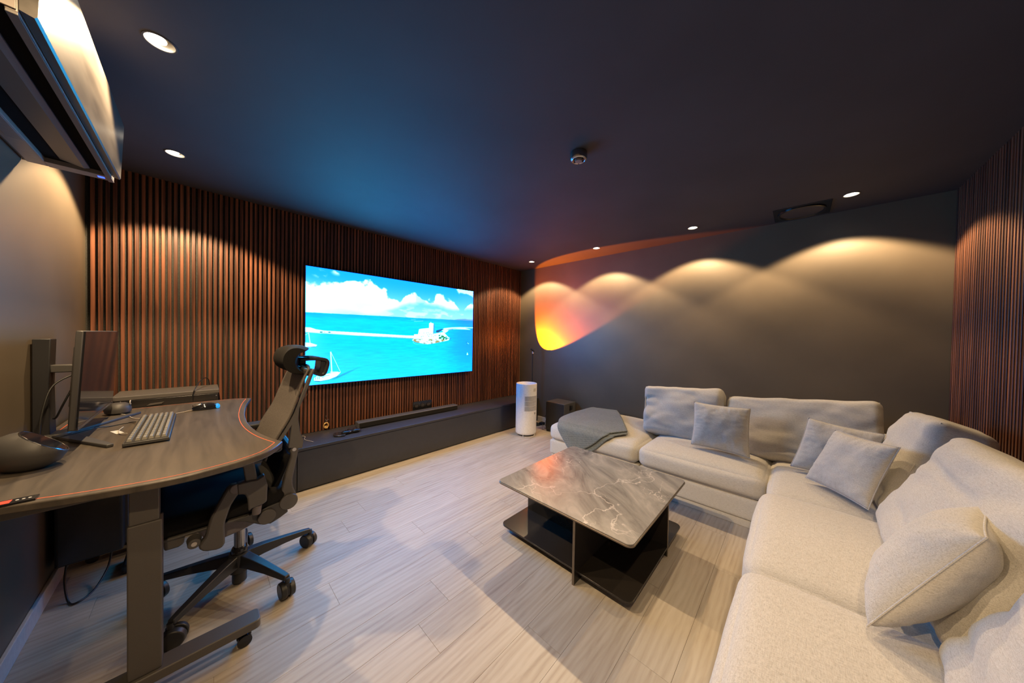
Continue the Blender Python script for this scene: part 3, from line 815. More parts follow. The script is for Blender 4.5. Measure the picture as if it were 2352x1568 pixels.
# seat cushions
rbox((SX, 2.665, .214), (-1.005, 3.66, .385), 'seat_cushion', .06, .0035, 1, .045)
rbox((-1.000, 2.665, .214), (-.128, 3.52, .385), 'seat_cushion', .06, .0035, 2, .045)
rbox((-.122, 2.46, .214), (.60, 3.52, .392), 'seat_cushion', .05, .003, 5, .035)
rbox((-.150, 1.585, .214), (.60, 2.475, .398), 'seat_cushion', .06, .004, 6, .035)
rbox((-.150, .52, .214), (.60, 1.600, .398), 'seat_cushion', .06, .004, 7, .035)

def back_cushion(bl, br, tl, tr, th, seed, amp=.012, crown=.03, r=.05, name='back_cushion'):
    """front face corners (as seen from the room) in world space"""
    bl, br, tl, tr = map(Vector, (bl, br, tl, tr))
    xd = ((br - bl) + (tr - tl)).normalized(); zd = ((tl - bl) + (tr - br)).normalized(); zd = (zd - xd * zd.dot(xd)).normalized()
    yd = zd.cross(xd)  # pointing behind the cushion
    cen = (bl + br + tl + tr) / 4
    w = ((br - bl).length + (tr - tl).length) / 2; h = ((tl - bl).length + (tr - br).length) / 2
    amp = amp * 2.0
    rotm = Matrix((xd, yd, zd)).transposed()
    o = soft_box(cen + yd * th / 2, (w, th, h), r, 0, 0, 5, seed, rotm, name, sofa, 'linen', 44, False)
    # bilinear skew to the four corners, bulge and wrinkles in local space
    me = o.data; inv = rotm.inverted()
    loc = {k: inv @ (p - cen) for k, p in dict(bl=bl, br=br, tl=tl, tr=tr).items()}
    for v in me.vertices:
        u = (v.co.x / w) + .5; t_ = (v.co.z / h) + .5
        P = loc['bl'] * (1 - u) * (1 - t_) + loc['br'] * u * (1 - t_) + loc['tl'] * (1 - u) * t_ + loc['tr'] * u * t_
        P0 = Vector(((u - .5) * w, 0, (t_ - .5) * h))
        dlt = Vector((P.x - P0.x, P.y * 1.0, P.z - P0.z))
        e = max(0, (1 - (2 * u - 1) ** 2)) * max(0, (1 - (2 * t_ - 1) ** 2))
        side = -1 if v.co.y < 0 else 1
        yn = v.co.y / (th / 2)
        b = crown * e ** .55 * yn
        s = Vector((seed * 5.3, seed * 2.1, seed))
        wx, wz = u * w, t_ * h
        rid = lambda q: (1 - min(1, abs(noise.noise(q + s)) * 2.6)) ** 2
        wv = noise.noise(Vector((wx * 2.6, wz * 6, side)) + s) * .8
        wv += .55 * rid(Vector((wx * 2.2 + wz * 2.0, wz * 5.5 - wx * 1.2, side * 2))) * (.3 + noise.noise(Vector((wx * 3, wz * 3, 7)) + s) + .3)
        wv += .22 * noise.noise(Vector((wx * 9 + wz * 4, wz * 18, side)) + s)
        wv *= amp * (1.25 - .5 * t_)
        ze = noise.noise(Vector((u * 6, seed * 9.1, 0))) * .010 * abs(2 * t_ - 1)
        v.co = v.co + dlt + Vector((0, b + wv * (1 if side < 0 else .4), ze))
    if seed in (4, 5): return o
    # piped seams around front face
    seg = 40; pts = []
    for k in range(seg * 4):
        q = k / seg; i = int(q); f_ = q - i
        uu, tt = [(f_, 0), (1, f_), (1 - f_, 1), (0, 1 - f_)][i]
        ins = .018
        uu = .5 + (uu - .5) * (1 - 2 * ins / w * 1.0); tt = .5 + (tt - .5) * (1 - 2 * ins / h)
        P = loc['bl'] * (1 - uu) * (1 - tt) + loc['br'] * uu * (1 - tt) + loc['tl'] * (1 - uu) * tt + loc['tr'] * uu * tt
        pts.append(Vector((P.x, P.y - th / 2 + r * .38, P.z)))
    bb = B(); bb.tube(pts, .0042, seg=6, closed=True)
    s_ = bb.done('piping', M['linen'])
    s_.parent = o
    return o
back_cushion((-1.115, 3.07, .425), (-.47, 3.07, .425), (-1.185, 3.30, .845), (-.475, 3.30, .905), .19, 1, .016)
back_cushion((-.43, 3.08, .415), (.44, 3.08, .425), (-.455, 3.31, .840), (.445, 3.31, .935), .19, 2, .014)
# cushions along the right wall (front faces look towards -x); left/right as seen from the room
back_cushion((.33, 3.12, .42), (.33, 2.50, .42), (.50, 3.06, .93), (.53, 2.62, .95), .20, 3, .016, .04)
back_cushion((.305, 2.47, .415), (.30, 1.545, .415), (.55, 2.50, .91), (.56, 1.50, .925), .20, 4, .018, .05)
back_cushion((.30, 1.55, .415), (.30, .56, .415), (.56, 1.48, .925), (.56, .54, .925), .20, 5, .018, .05)

def pillow(bl, br, tr, tl, th, label, seed, group=None):
    bl, br, tr, tl = map(Vector, (bl, br, tr, tl))
    nrm = (br - bl).cross(tl - bl).normalized()
    cen = (bl + br + tr + tl) / 4
    b = B(); n = 44
    def surf(side):
        def fn(i, j):
            # pull the edges in between the corners
            u, v = i * 2 - 1, j * 2 - 1
            u2 = u * (1 - .055 * (1 - v * v)); v2 = v * (1 - .055 * (1 - u * u))
            a, c_ = (u2 + 1) / 2, (v2 + 1) / 2
            P = bl * (1 - a) * (1 - c_) + br * a * (1 - c_) + tr * a * c_ + tl * (1 - a) * c_
            e = max(0, 1 - u ** 4) ** .55 * max(0, 1 - v ** 4) ** .55 * (.72 + .28 * (1 - u * u) * (1 - v * v))
            s = Vector((seed * 4.7, side, seed))
            ed = 1 - min(1, max(abs(u), abs(v)))
            w = noise.noise(Vector((u * 2.2, v * 2.2, 0)) + s) * .007 + noise.noise(Vector((u * 7, v * 7, 0)) + s) * .004 * (1 - ed)
            pk = noise.noise(Vector((u * 16 if abs(v) > abs(u) else v * 16, side * 3, seed))) * .006 * max(0, max(abs(u), abs(v)) - .55) / .45 * (1 - max(abs(u), abs(v)) ** 8)
            return P + nrm * side * (th / 2 * e + w * (e > 0) * min(1, e * 2) + pk)
        return fn
    b.grid(surf(1), n, n); b.grid(surf(-1), n, n)
    t = thing('throw_pillow', label, 'pillow', cen, group)
    b.done('cover', M['linen'], t, angle=180)
    pts = []
    for k in range(96):
        q = k / 24; i = int(q); f_ = q - i
        u, v = [(f_ * 2 - 1, -1), (1, f_ * 2 - 1), (1 - f_ * 2, 1), (-1, 1 - f_ * 2)][i]
        u2 = u * (1 - .055 * (1 - v * v)); v2 = v * (1 - .055 * (1 - u * u)); a, c_ = (u2 + 1) / 2, (v2 + 1) / 2
        pts.append(bl * (1 - a) * (1 - c_) + br * a * (1 - c_) + tr * a * c_ + tl * (1 - a) * c_)
    B().tube(pts, .0028, seg=6, closed=True).done('seam', M['linen'], t)
    return t
G = 'linen throw pillows on the sofa'
pillow((-.640, 2.90, .445), (-.245, 2.91, .435), (-.262, 3.05, .79), (-.655, 3.04, .785), .12, 'small square linen pillow leaning on the back cushions, nearest the grey throw', 1, G)
pillow((-.020, 2.92, .445), (.365, 2.86, .435), (.410, 2.99, .755), (.068, 3.05, .785), .11, 'small linen pillow in the sofa corner, half hidden behind another pillow', 2, G)
pillow((.056, 2.745, .445), (.292, 2.475, .44), (.402, 2.55, .785), (.187, 2.83, .77), .13, 'small linen pillow in the sofa corner, in front of the half-hidden one', 3, G)
pillow((.275, 1.80, .450), (.178, 1.455, .440), (.388, 1.50, .800), (.475, 1.83, .79), .18, 'plump linen pillow lying alone on the near end of the sofa', 4, G)

# ------------------------------------------------------------------ throw blanket over the chaise
def throw():
    YF, ZT, rr = 2.650, .437, .05
    def fold(x, yu, off):
        ztop = ZT + off
        # crown of cushion below
        cu = max(0, 1 - ((x + 1.485) / .50) ** 2); cv = max(0, 1 - ((max(yu, YF) - 3.16) / .52) ** 2)
        crown = .045 * (cu ** .6) * (cv ** .6)
        base = .392 + off
        if yu > YF + rr: return Vector((x, yu, base + crown))
        a = (YF + rr - yu) / rr
        if a < PI / 2: return Vector((x, YF + rr - (rr + off) * math.sin(a), base - rr + rr * math.cos(a)))
        return Vector((x, YF - off - .002, base - rr - (a - PI / 2) * rr))
    LB = [(-1.95, 3.56), (-1.955, 3.20), (-1.93, 2.86), (-1.80, 2.60), (-1.66, 2.44)]
    RB = [(-1.62, 3.62), (-1.50, 3.42), (-1.38, 3.22), (-1.28, 3.05), (-1.17, 2.86)]
    def lerp(Pl, t):
        q = t * (len(Pl) - 1); i = min(int(q), len(Pl) - 2); f_ = q - i
        a, b = Pl[i], Pl[i + 1]; return (a[0] * (1 - f_) + b[0] * f_, a[1] * (1 - f_) + b[1] * f_)
    LB2, RB2 = smooth_poly([(a, b, 0) for a, b in LB], 6, False), smooth_poly([(a, b, 0) for a, b in RB], 6, False)
    def cloth(off, tmax, dip, sh):
        def fn(s, t_):
            tt = t_ * tmax
            a, b = lerp(LB2, tt), lerp(RB2, tt)
            x = a[0] * (1 - s) + b[0] * s; y = a[1] * (1 - s) + b[1] * s
            y -= dip * (4 * s * (1 - s)) * tt ** 2 + sh * tt
            x += sh * .5
            o = off + .004 * noise.noise(Vector((x * 7, y * 7, off * 50))) + .006 * max(0, 1 - abs(s - .12) * 7)
            return fold(x, y, max(o, .003))
        return fn
    t = thing('throw_blanket', 'grey-blue woven throw draped over the chaise end of the sofa', 'blanket', (-1.6, 3.0, .44))
    B().grid(cloth(.020, 1.0, .09, 0), 46, 60).done('upper_layer', M['throw'], t, solid=.010, angle=180)
    B().grid(cloth(.007, 1.0, .10, .03), 46, 60).done('lower_layer', M['throw'], t, solid=.008, angle=180)
    RR = [fold(x, y, .018) for x, y in [(a, b) for a, b, _ in RB2]]
throw()

# ------------------------------------------------------------------ air conditioner on left wall
AX0, AX1, AZ0, AZ1 = -2.385, -1.285, 2.04, 2.30
ac = thing('air_conditioner', 'wall-mounted air conditioner with a glossy front panel, high on the left wall', 'air conditioner', ((AX0 + AX1) / 2, -.4, 2.2))
prof = [(-.519, 2.05), (-.505, 2.04), (-.455, 2.04), (-.455, 2.066), (-.30, 2.066), (-.30, 2.04), (-.283, 2.04), (-.283, 2.285), (-.30, 2.30), (-.519, 2.30)]
B().prism(prof, AX0, AX1, 'x').done('body', M['ac_body'], ac, smooth=False, bevel=.003)
B().box((AX0 - .003, -.519, 2.045), (AX0 + .001, -.285, 2.295)).done('end_cap', M['ac_body'], ac, smooth=False, bevel=.001)
B().box((AX1 - .001, -.519, 2.045), (AX1 + .003, -.285, 2.295)).done('end_cap', M['ac_body'], ac, smooth=False, bevel=.001)
B().prism([(-.281, 2.046), (-.281, 2.300), (-.252, 2.300), (-.248, 2.296), (-.258, 2.046), (-.262, 2.041)], AX0 + .050, AX1 + .004, 'x').done('front_panel', M['ac_panel'], ac, smooth=False)
B().box((AX0 + .06, -.454, 2.058), (AX1 - .02, -.301, 2.0665)).done('outlet_slot', M['deep_black'], ac, smooth=False)
B().prism([(-.412, 2.056), (-.352, 2.042), (-.338, 2.048), (-.338, 2.053), (-.352, 2.048), (-.410, 2.062)], AX0 + .09, AX1 - .06, 'x').done('louvre', M['graphite'], ac, smooth=False)
B().box((AX0 + .0, -.455, 2.0395), (AX0 + .06, -.30, 2.066)).done('end_block', M['ac_body'], ac, smooth=False)
B().box((AX0 + .0, -.299, 2.034), (AX1, -.283, 2.0405)).done('lower_lip', M['graphite'], ac, smooth=False, bevel=.001)
B().box((AX0 + .022, -.325, 2.0385), (AX0 + .040, -.306, 2.0410)).done('status_light', M['led_blue'], ac, smooth=False)
B().box((AX0 + .26, -.492, 2.0375), (AX0 + .49, -.458, 2.0402)).done('service_hatch', M['lilac_grey'], ac, smooth=False, bevel=.001)

# ------------------------------------------------------------------ desk
DZ = .83
outline = [(-3.015, .275), (-2.79, .232), (-2.52, .200), (-2.32, .188), (-2.14, .189), (-1.98, .204), (-1.85, .228), (-1.715, .268)]
right_e = [(-1.66, .240), (-1.60, .195), (-1.555, .120), (-1.530, .030), (-1.522, -.058), (-1.535, -.161), (-1.562, -.275), (-1.60, -.385), (-1.625, -.505)]
back_e = [(-3.00, -.505), (-3.05, -.47), (-3.075, -.36), (-3.086, -.19), (-3.086, -.04), (-3.072, .187)]
P2 = [(a, b, 0) for a, b in outline]
poly = [(p[0], p[1]) for p in smooth_poly(P2, 4, False)] + [(p[0], p[1]) for p in smooth_poly([(a, b, 0) for a, b in right_e], 4, False)] + [(p[0], p[1]) for p in smooth_poly([(a, b, 0) for a, b in back_e], 3, False)]
desk = thing('standing_desk', 'dark height-adjustable desk with a curved front and an orange inlay line', 'desk', (-2.3, -.12, 0))
B().prism(poly, DZ - .024, DZ).done('desktop', M['desk'], desk, bevel=.004, origin=(-2.3, -.12, 0))
# orange inlay
cx, cy = -2.33, -.12
def inset(p, d, i):
    a, b = Vector(poly[i - 1]), Vector(poly[(i + 1) % len(poly)]); tt = (b - a).normalized(); nn = Vector((-tt.y, tt.x))
    q = Vector(p) + nn * d
    if (q - Vector((cx, cy))).length > (Vector(p) - Vector((cx, cy))).length and abs(d) > 0 and i not in (): q = Vector(p) - nn * d
    return q
area = sum(poly[i][0] * poly[(i + 1) % len(poly)][1] - poly[(i + 1) % len(poly)][0] * poly[i][1] for i in range(len(poly)))
sg = 1 if area > 0 else -1
def off_loop(d):
    out = []; n = len(poly)
    for i in range(n):
        a, b, c_ = Vector(poly[i - 1]), Vector(poly[i]), Vector(poly[(i + 1) % n])
        t1, t2 = (b - a).normalized(), (c_ - b).normalized()
        n1, n2 = Vector((-t1.y, t1.x)) * sg, Vector((-t2.y, t2.x)) * sg
        m_ = (n1 + n2); m_ = m_ / max(.35, m_.length_squared / 2) if m_.length > 1e-6 else n1
        out.append(b + m_ * d)
    return out
la, lb = off_loop(.026), off_loop(.0288)
bb = B(); bm = bb.bm
va = [bm.verts.new((p.x, p.y, DZ + .0004)) for p in la]; vb = [bm.verts.new((p.x, p.y, DZ + .0004)) for p in lb]
for i in range(len(va)): bm.faces.new((va[i], va[(i + 1) % len(va)], vb[(i + 1) % len(va)], vb[i]))
bb.done('inlay_line', M['orange'], desk, smooth=False)
# steel frame under the top
B().box((-2.95, -.17, DZ - .062), (-1.69, -.10, DZ - .0245)).done('crossbar', M['black_plastic'], desk, smooth=False, bevel=.003)
def desk_leg(x0, x1, yc=-.132):
    lg = B().box((x0, yc - .040, .105), (x1, yc + .040, .650)).done('leg', M['desk_metal'], desk, smooth=False, bevel=.004)
    B().box((x0 + .004, yc - .036, .650), (x1 - .004, yc + .033, DZ - .06)).done('inner_column', M['desk_metal'], lg, smooth=False, bevel=.003)
    B().box((x0 - .003, -.40, DZ - .058), (x1 + .003, .16, DZ - .0245)).done('support_arm', M['desk_metal'], desk, smooth=False, bevel=.003)
    ft = B().prism(rrect(x0 - .004, -.46, x1 + .014, .185, .018), .070, .105).done('foot', M['desk_metal'], desk, bevel=.004)
    for yy_ in (.135, -.42):
        for dx in (-.017, .017):
            B().cyl(((x0 + x1) / 2 + dx - .007, yy_, .024), ((x0 + x1) / 2 + dx + .007, yy_, .024), .0245, seg=24).done('castor_wheel', M['gloss_black'], ft, bevel=.002)
        B().box(((x0 + x1) / 2 - .010, yy_ - .012, .026), ((x0 + x1) / 2 + .010, yy_ + .012, .070)).done('castor_fork', M['chrome'], ft, smooth=False, bevel=.002)
desk_leg(-1.715, -1.652)
desk_leg(-2.935, -2.872)
# control panel on the near edge
cp = B().box((-1.635, -.405, DZ + .0005), (-1.598, -.330, DZ + .006)).done('control_panel', M['gloss_black'], desk, smooth=False, bevel=.001)
B().box((-1.628, -.398, DZ + .0058), (-1.604, -.372, DZ + .0066)).done('display', M['led_red'], cp, smooth=False)
for k in range(3): B().cyl((-1.616, -.362 + .010 * k, DZ + .0058), (-1.616, -.362 + .010 * k, DZ + .0068), .003, seg=10).done('button', M['white_plastic'], cp)
# cable loom below the top
b = B()
for k in range(4): b.tube(smooth_poly([(-1.90 + .01 * k, .02, .797), (-1.80, .06 + .006 * k, .791), (-1.74, .11 + .006 * k, .791), (-1.72, .15, .797)], 5, False), .004, seg=8)
o = b.done('cable_loom', M['cable_black'], desk)

# monitor
my = -.335
mo = thing('monitor', 'black desktop monitor on the desk, seen almost edge-on', 'monitor', (-2.49, -.4, DZ))
tilt = Matrix.Rotation(R(-3), 3, 'X')
pv = (-2.49, my, 1.12)
B().box((-2.855, my - .024, .914), (-2.128, my - .004, 1.325), tilt, pv).done('housing', M['dark_plastic'], mo, bevel=.004)
B().box((-2.70, my - .052, .98), (-2.28, my - .022, 1.26), tilt, pv).done('rear_bulge', M['dark_plastic'], mo, bevel=.012)
B().box((-2.853, my - .005, .926), (-2.130, my + .0005, 1.323), tilt, pv).done('screen', M['gloss_black'], mo, smooth=False)
B().box((-2.853, my - .006, .914), (-2.130, my + .002, .927), tilt, pv).done('lower_bezel', M['chrome'], mo, smooth=False, bevel=.001)
col_ = B().prism(smooth_poly([(-.515, DZ + .002), (-.468, DZ + .002), (-.472, 1.08), (-.466, 1.286), (-.513, 1.284)], 1), -2.535, -2.452, 'x').done('stand_column', M['black_plastic'], mo, bevel=.003)
B().box((-2.515, -.472, 1.13), (-2.465, -.375, 1.165)).done('tilt_arm', M['dark_plastic'], mo, bevel=.004)
def vleg(x_, y_):
    a = Vector((-2.49, -.455)); b_ = Vector((x_, y_)); d = (b_ - a).normalized(); n_ = Vector((-d.y, d.x))
    P = [a + n_ * .032, a - n_ * .032, b_ - n_ * .010, b_ + n_ * .010]
    B().prism([tuple(p) for p in P], DZ + .0008, DZ + .014).done('foot', M['dark_plastic'], mo, bevel=.003)
vleg(-2.11, -.262); vleg(-2.86, -.25)
B().cyl((-2.49, -.462, DZ + .0008), (-2.49, -.462, DZ + .02), .055, .045, seg=32).done('hub', M['dark_plastic'], mo)
B().tube(smooth_poly([(-2.452, -.40, 1.09), (-2.43, -.43, .99), (-2.44, -.45, .93), (-2.46, -.462, .92)], 6, False), .0035).done('video_cable', M['cable_black'], mo)
B().tube(smooth_poly([(-2.452, -.39, 1.13), (-2.40, -.45, 1.08), (-2.36, -.47, .97), (-2.34, -.475, .86), (-2.36, -.48, DZ + .006)], 6, False), .0035).done('power_cable', M['cable_black'], mo)

# dome gadget
dm = thing('smart_dome', 'dark egg-shaped desktop gadget with a sloping glossy face', 'gadget', (-1.985, -.425, DZ))
rot = Matrix.Rotation(R(40), 3, 'Z')
b = B(); b.lathe([(0, 0), (.050, .0), (.080, .018), (.097, .045), (.101, .066), (.094, .092), (.074, .114), (.046, .126), (.0, .131)], (0, 0, 0), 48, (1.0, .80))
bmesh.ops.rotate(b.bm, verts=b.bm.verts, matrix=rot, cent=(0, 0, 0))
fd = Vector((-.10, .62, .78)).normalized()
# slice a sloping face
geom = b.bm.verts[:] + b.bm.edges[:] + b.bm.faces[:]
fc = fd * .047 + Vector((0, 0, .055))
r_ = bmesh.ops.bisect_plane(b.bm, geom=geom, plane_co=fc, plane_no=fd, clear_outer=True)
rim = [e for e in r_['geom_cut'] if isinstance(e, bmesh.types.BMEdge)]
rimv = [v.co.copy() for v in r_['geom_cut'] if isinstance(v, bmesh.types.BMVert)]
bmesh.ops.holes_fill(b.bm, edges=rim)
bmesh.ops.translate(b.bm, verts=b.bm.verts, vec=(-1.985, -.425, DZ + .0008))
b.done('shell', M['dark_plastic'], dm, bevel=.003, angle=30)
cc = sum(rimv, Vector()) / max(1, len(rimv))
ax1 = fd.cross(Vector((0, 0, 1))).normalized(); ax2 = ax1.cross(fd)
rimv.sort(key=lambda p: math.atan2((p - cc).dot(ax2), (p - cc).dot(ax1)))
b = B(); vs0 = [b.bm.verts.new(cc + (p - cc) * .94 + fd * .0006 + Vector((-1.985, -.425, DZ + .0008))) for p in rimv]
vs1 = [b.bm.verts.new(cc + (p - cc) * .90 + fd * .003 + Vector((-1.985, -.425, DZ + .0008))) for p in rimv]
n_ = len(vs0)
for i in range(n_): b.bm.faces.new((vs0[i], vs0[(i + 1) % n_], vs1[(i + 1) % n_], vs1[i]))
b.bm.faces.new(vs1); b.done('visor', M['gloss_black'], dm, angle=20)
B().tube([cc + (p - cc) * .97 + fd * .001 + Vector((-1.985, -.425, DZ + .0008)) for p in rimv], .0022, seg=8, closed=True).done('visor_rim', M['chrome'], dm)

# small dark puck behind the monitor with a curl of cord
t = thing('desk_puck', 'small dark rounded puck behind the far end of the monitor', 'gadget', (-2.93, -.33, DZ))
B().lathe([(0, 0), (.035, 0), (.050, .010), (.052, .030), (.046, .052), (.030, .064), (0, .068)], (-2.93, -.335, DZ + .0008)).done('shell', M['dark_plastic'], t)
B().tube([(-2.915 + .012 * math.cos(a), -.288, DZ + .065 + .012 * math.sin(a)) for a in [R(-140 + 28 * k) for k in range(11)]], .0025).done('cord_loop', M['cable_grey'], t)

# keyboard
KX0, KX1, KY0, KY1 = -2.640, -2.060, -.226, -.093
kb = thing('keyboard', 'compact mechanical keyboard with grey keys on the desk', 'keyboard', ((KX0 + KX1) / 2, (KY0 + KY1) / 2, DZ))
B().box((KX0, KY0, DZ + .004), (KX1, KY1, DZ + .019)).done('case', M['dark_plastic'], kb, bevel=.003)
B().box((KX0 + .005, KY0 + .005, DZ + .019), (KX1 - .005, KY1 - .005, DZ + .0205)).done('plate', M['black_plastic'], kb, smooth=False)
for a, b_ in ((KX0 + .05, KY0 + .01), (KX1 - .08, KY0 + .01), (KX0 + .05, KY1 - .02), (KX1 - .08, KY1 - .02)):
    B().box((a, b_, DZ + .0005), (a + .03, b_ + .01, DZ + .0045)).done('foot', M['rubber'], kb, smooth=False)
km = {}
def key_mesh(w, d):
    k = (round(w, 3), round(d, 3))
    if k not in km:
        bm = bmesh.new(); bmesh.ops.create_cube(bm, size=1, matrix=Matrix.Diagonal((w, d, .011, 1)))
        for v in bm.verts:
            if v.co.z > 0: v.co.x *= (w - .006) / w; v.co.y *= (d - .006) / d
        me = bpy.data.meshes.new('key'); bm.to_mesh(me); bm.free(); km[k] = me
    return km[k]
usable = KX1 - KX0 - .016; rows = [([1] * 13 + [1, 1, 1], 0), ([1] * 13 + [2, 1], 0), ([1.5] + [1] * 12 + [1.5, 1], 0), ([1.75] + [1] * 11 + [2.25, 1], 0), ([2.25] + [1] * 10 + [1.75, 1, 1], 0), ([1.25] * 3 + [6.25] + [1] * 6, 0)]
rp = (KY1 - KY0 - .016) / 6.25
for ri, (ws, _) in enumerate(rows):
    # the user sits on the +y side: the function row is nearest the wall (low y)
    yk = KY0 + .008 + rp * (ri + .5 + (.25 if ri else 0)); tot = sum(ws); xk = KX1 - .008
    for w_ in ws:
        wd = usable * w_ / tot
        mk('key', key_mesh(wd - .0035, rp - .0035), 'key_mat', kb, smooth=False, origin=(xk - wd / 2, yk, DZ + .0265))
        xk -= wd
# mouse and cable
ms = thing('computer_mouse', 'black computer mouse with a glowing blue rear on the desk', 'mouse', (-2.76, .03, DZ))
b = B(); b.ball((0, 0, 0), 1, (.034, .064, .036), u=28, v=20)
bmesh.ops.bisect_plane(b.bm, geom=b.bm.verts[:] + b.bm.edges[:] + b.bm.faces[:], plane_co=(0, 0, -.004), plane_no=(0, 0, -1), clear_outer=True)
bmesh.ops.holes_fill(b.bm, edges=[e for e in b.bm.edges if e.is_boundary])
bmesh.ops.translate(b.bm, verts=b.bm.verts, vec=(-2.76, .03, DZ + .005)); b.done('shell', M['gloss_black'], ms, angle=50)
B().cyl((-2.765, -.006, DZ + .034), (-2.755, -.006, DZ + .034), .010, seg=20).done('wheel', M['metal'], ms)
b = B(); b.ball((0, 0, 0), 1, (.026, .014, .018), u=20, v=14); bmesh.ops.translate(b.bm, verts=b.bm.verts, vec=(-2.76, .082, DZ + .012))
bmesh.ops.bisect_plane(b.bm, geom=b.bm.verts[:] + b.bm.edges[:] + b.bm.faces[:], plane_co=(0, 0, DZ + .002), plane_no=(0, 0, -1), clear_outer=True)
b.done('rear_light', M['led_cyan'], ms)
for dx in (-.012, .012): B().box((-2.76 + dx - .009, -.030, DZ + .027), (-2.76 + dx + .009, .012, DZ + .036), Matrix.Rotation(R(14), 3, 'X')).done('button', M['chrome'], ms, bevel=.003)
tag(B().tube(smooth_poly([(-2.75, -.03, DZ + .006), (-2.72, -.08, DZ + .003), (-2.70, -.13, DZ + .003), (-2.66, -.17, DZ + .003), (-2.70, -.25, DZ + .003), (-2.86, -.30, DZ + .003), (-2.93, -.36, DZ + .003)], 6, False), .002).done('mouse_cable', M['cable_grey']), 'pale mouse cable running past the keyboard across the desk', 'cable')
tag(B().tube(smooth_poly([(-2.56, -.236, DZ + .010), (-2.60, -.262, DZ + .003), (-2.56, -.32, DZ + .003), (-2.50, -.36, DZ + .016), (-2.40, -.43, DZ + .016), (-2.42, -.49, DZ + .003)], 6, False), .0025).done('keyboard_cable', M['cable_black']), 'black keyboard cable lying over the monitor foot', 'cable')
tag(B().tube(smooth_poly([(-2.30, -.237, DZ + .010), (-2.34, -.262, DZ + .004), (-2.42, -.275, DZ + .003), (-2.50, -.27, DZ + .003)], 5, False), .002).done('spare_cable', M['cable_grey']), 'short pale cable beside the keyboard and the monitor foot', 'cable')
t = B().box((-2.44, -.290, DZ + .0008), (-2.36, -.265, DZ + .0020), Matrix.Rotation(R(20), 3, 'Z')).done('paper_slip', M['sticker'], smooth=False)
tag(t, 'pale paper slip lying beside the monitor foot', 'paper')

# black cabinet behind the desk against the slats
bx = thing('tall_speaker_box', 'long black box standing behind the desk against the slatted wall', 'box', (-3.24, -.13, .371))
B().box((-3.384, -.375, .3715), (-3.100, .100, .880)).done('body', M['satin_black'], bx, smooth=False, bevel=.004)
B().box((-3.386, -.380, .881), (-3.094, .103, .908)).done('lid', M['graphite'], bx, smooth=False, bevel=.003)
B().cyl((-3.099, .088, .862), (-3.096, .088, .862), .004, seg=10).done('screw', M['metal'], bx)
tri = B().prism([(-.375, .838), (-.318, .838), (-.345, .878)], -3.0985, -3.0975, 'x').done('warning_sticker', M['sticker'], bx, smooth=False)
B().box((-3.0975, -.3475, .853), (-3.0968, -.3435, .867)).box((-3.0975, -.3475, .8485), (-3.0968, -.3435, .8515)).box((-3.0975, -.366, .8445), (-3.0968, -.326, .8455)).done('exclamation_mark', M['gloss_black'], tri, smooth=False)
B().prism([(-.24, .836), (-.175, .842), (-.165, .852), (-.225, .848)], -3.0985, -3.092, 'x').done('bracket', M['desk_metal'], bx, smooth=False)
tag(B().tube(smooth_poly([(-3.088, -.030, .845), (-3.086, -.030, .885), (-3.088, -.02, .925), (-3.20, .005, .965), (-3.30, .03, .975), (-3.36, .05, .955), (-3.376, .055, .925), (-3.384, .055, .905)], 6, False), .0028).done('looped_cable', M['cable_black']), 'thin dark cable looping over the black box behind the desk', 'cable')

# computer tower under desk
pcx = thing('computer_tower', 'black computer tower hanging in a holder under the far end of the desk', 'computer', (-2.80, -.40, .12))
B().box((-2.86, -.495, .14), (-2.63, -.285, .60)).done('case', M['black_plastic'], pcx, smooth=False, bevel=.008)
B().box((-2.631, -.485, .15), (-2.625, -.295, .59)).done('side_panel', M['satin_black'], pcx, smooth=False, bevel=.002)
B().box((-2.80, -.505, .128), (-2.70, -.275, .140)).box((-2.80, -.285, .128), (-2.70, -.276, DZ - .026)).box((-2.80, -.505, .128), (-2.70, -.497, DZ - .026)).done('holder', M['desk_metal'], pcx, smooth=False)
B().box((-2.6255, -.40, .455), (-2.6235, -.392, .475)).done('power_light', M['led_green'], pcx, smooth=False)
tag(B().tube(smooth_poly([(-2.64, -.46, .155), (-2.60, -.46, .08), (-2.54, -.44, .006), (-2.50, -.41, .006), (-2.56, -.37, .006), (-2.66, -.34, .05), (-2.70, -.33, .125)], 6, False), .004).done('floor_cable', M['cable_black']), 'black cable looping onto the floor beside the computer tower', 'cable')
t = thing('floor_adaptor', 'small black adaptor on the floor beside the computer tower', 'adaptor', (-2.70, -.25, 0))
B().box((-2.78, -.29, .001), (-2.62, -.21, .05)).done('housing', M['black_plastic'], t, bevel=.01)
B().cyl((-2.621, -.25, .03), (-2.618, -.25, .03), .004, seg=10).done('indicator', M['white_plastic'], t)

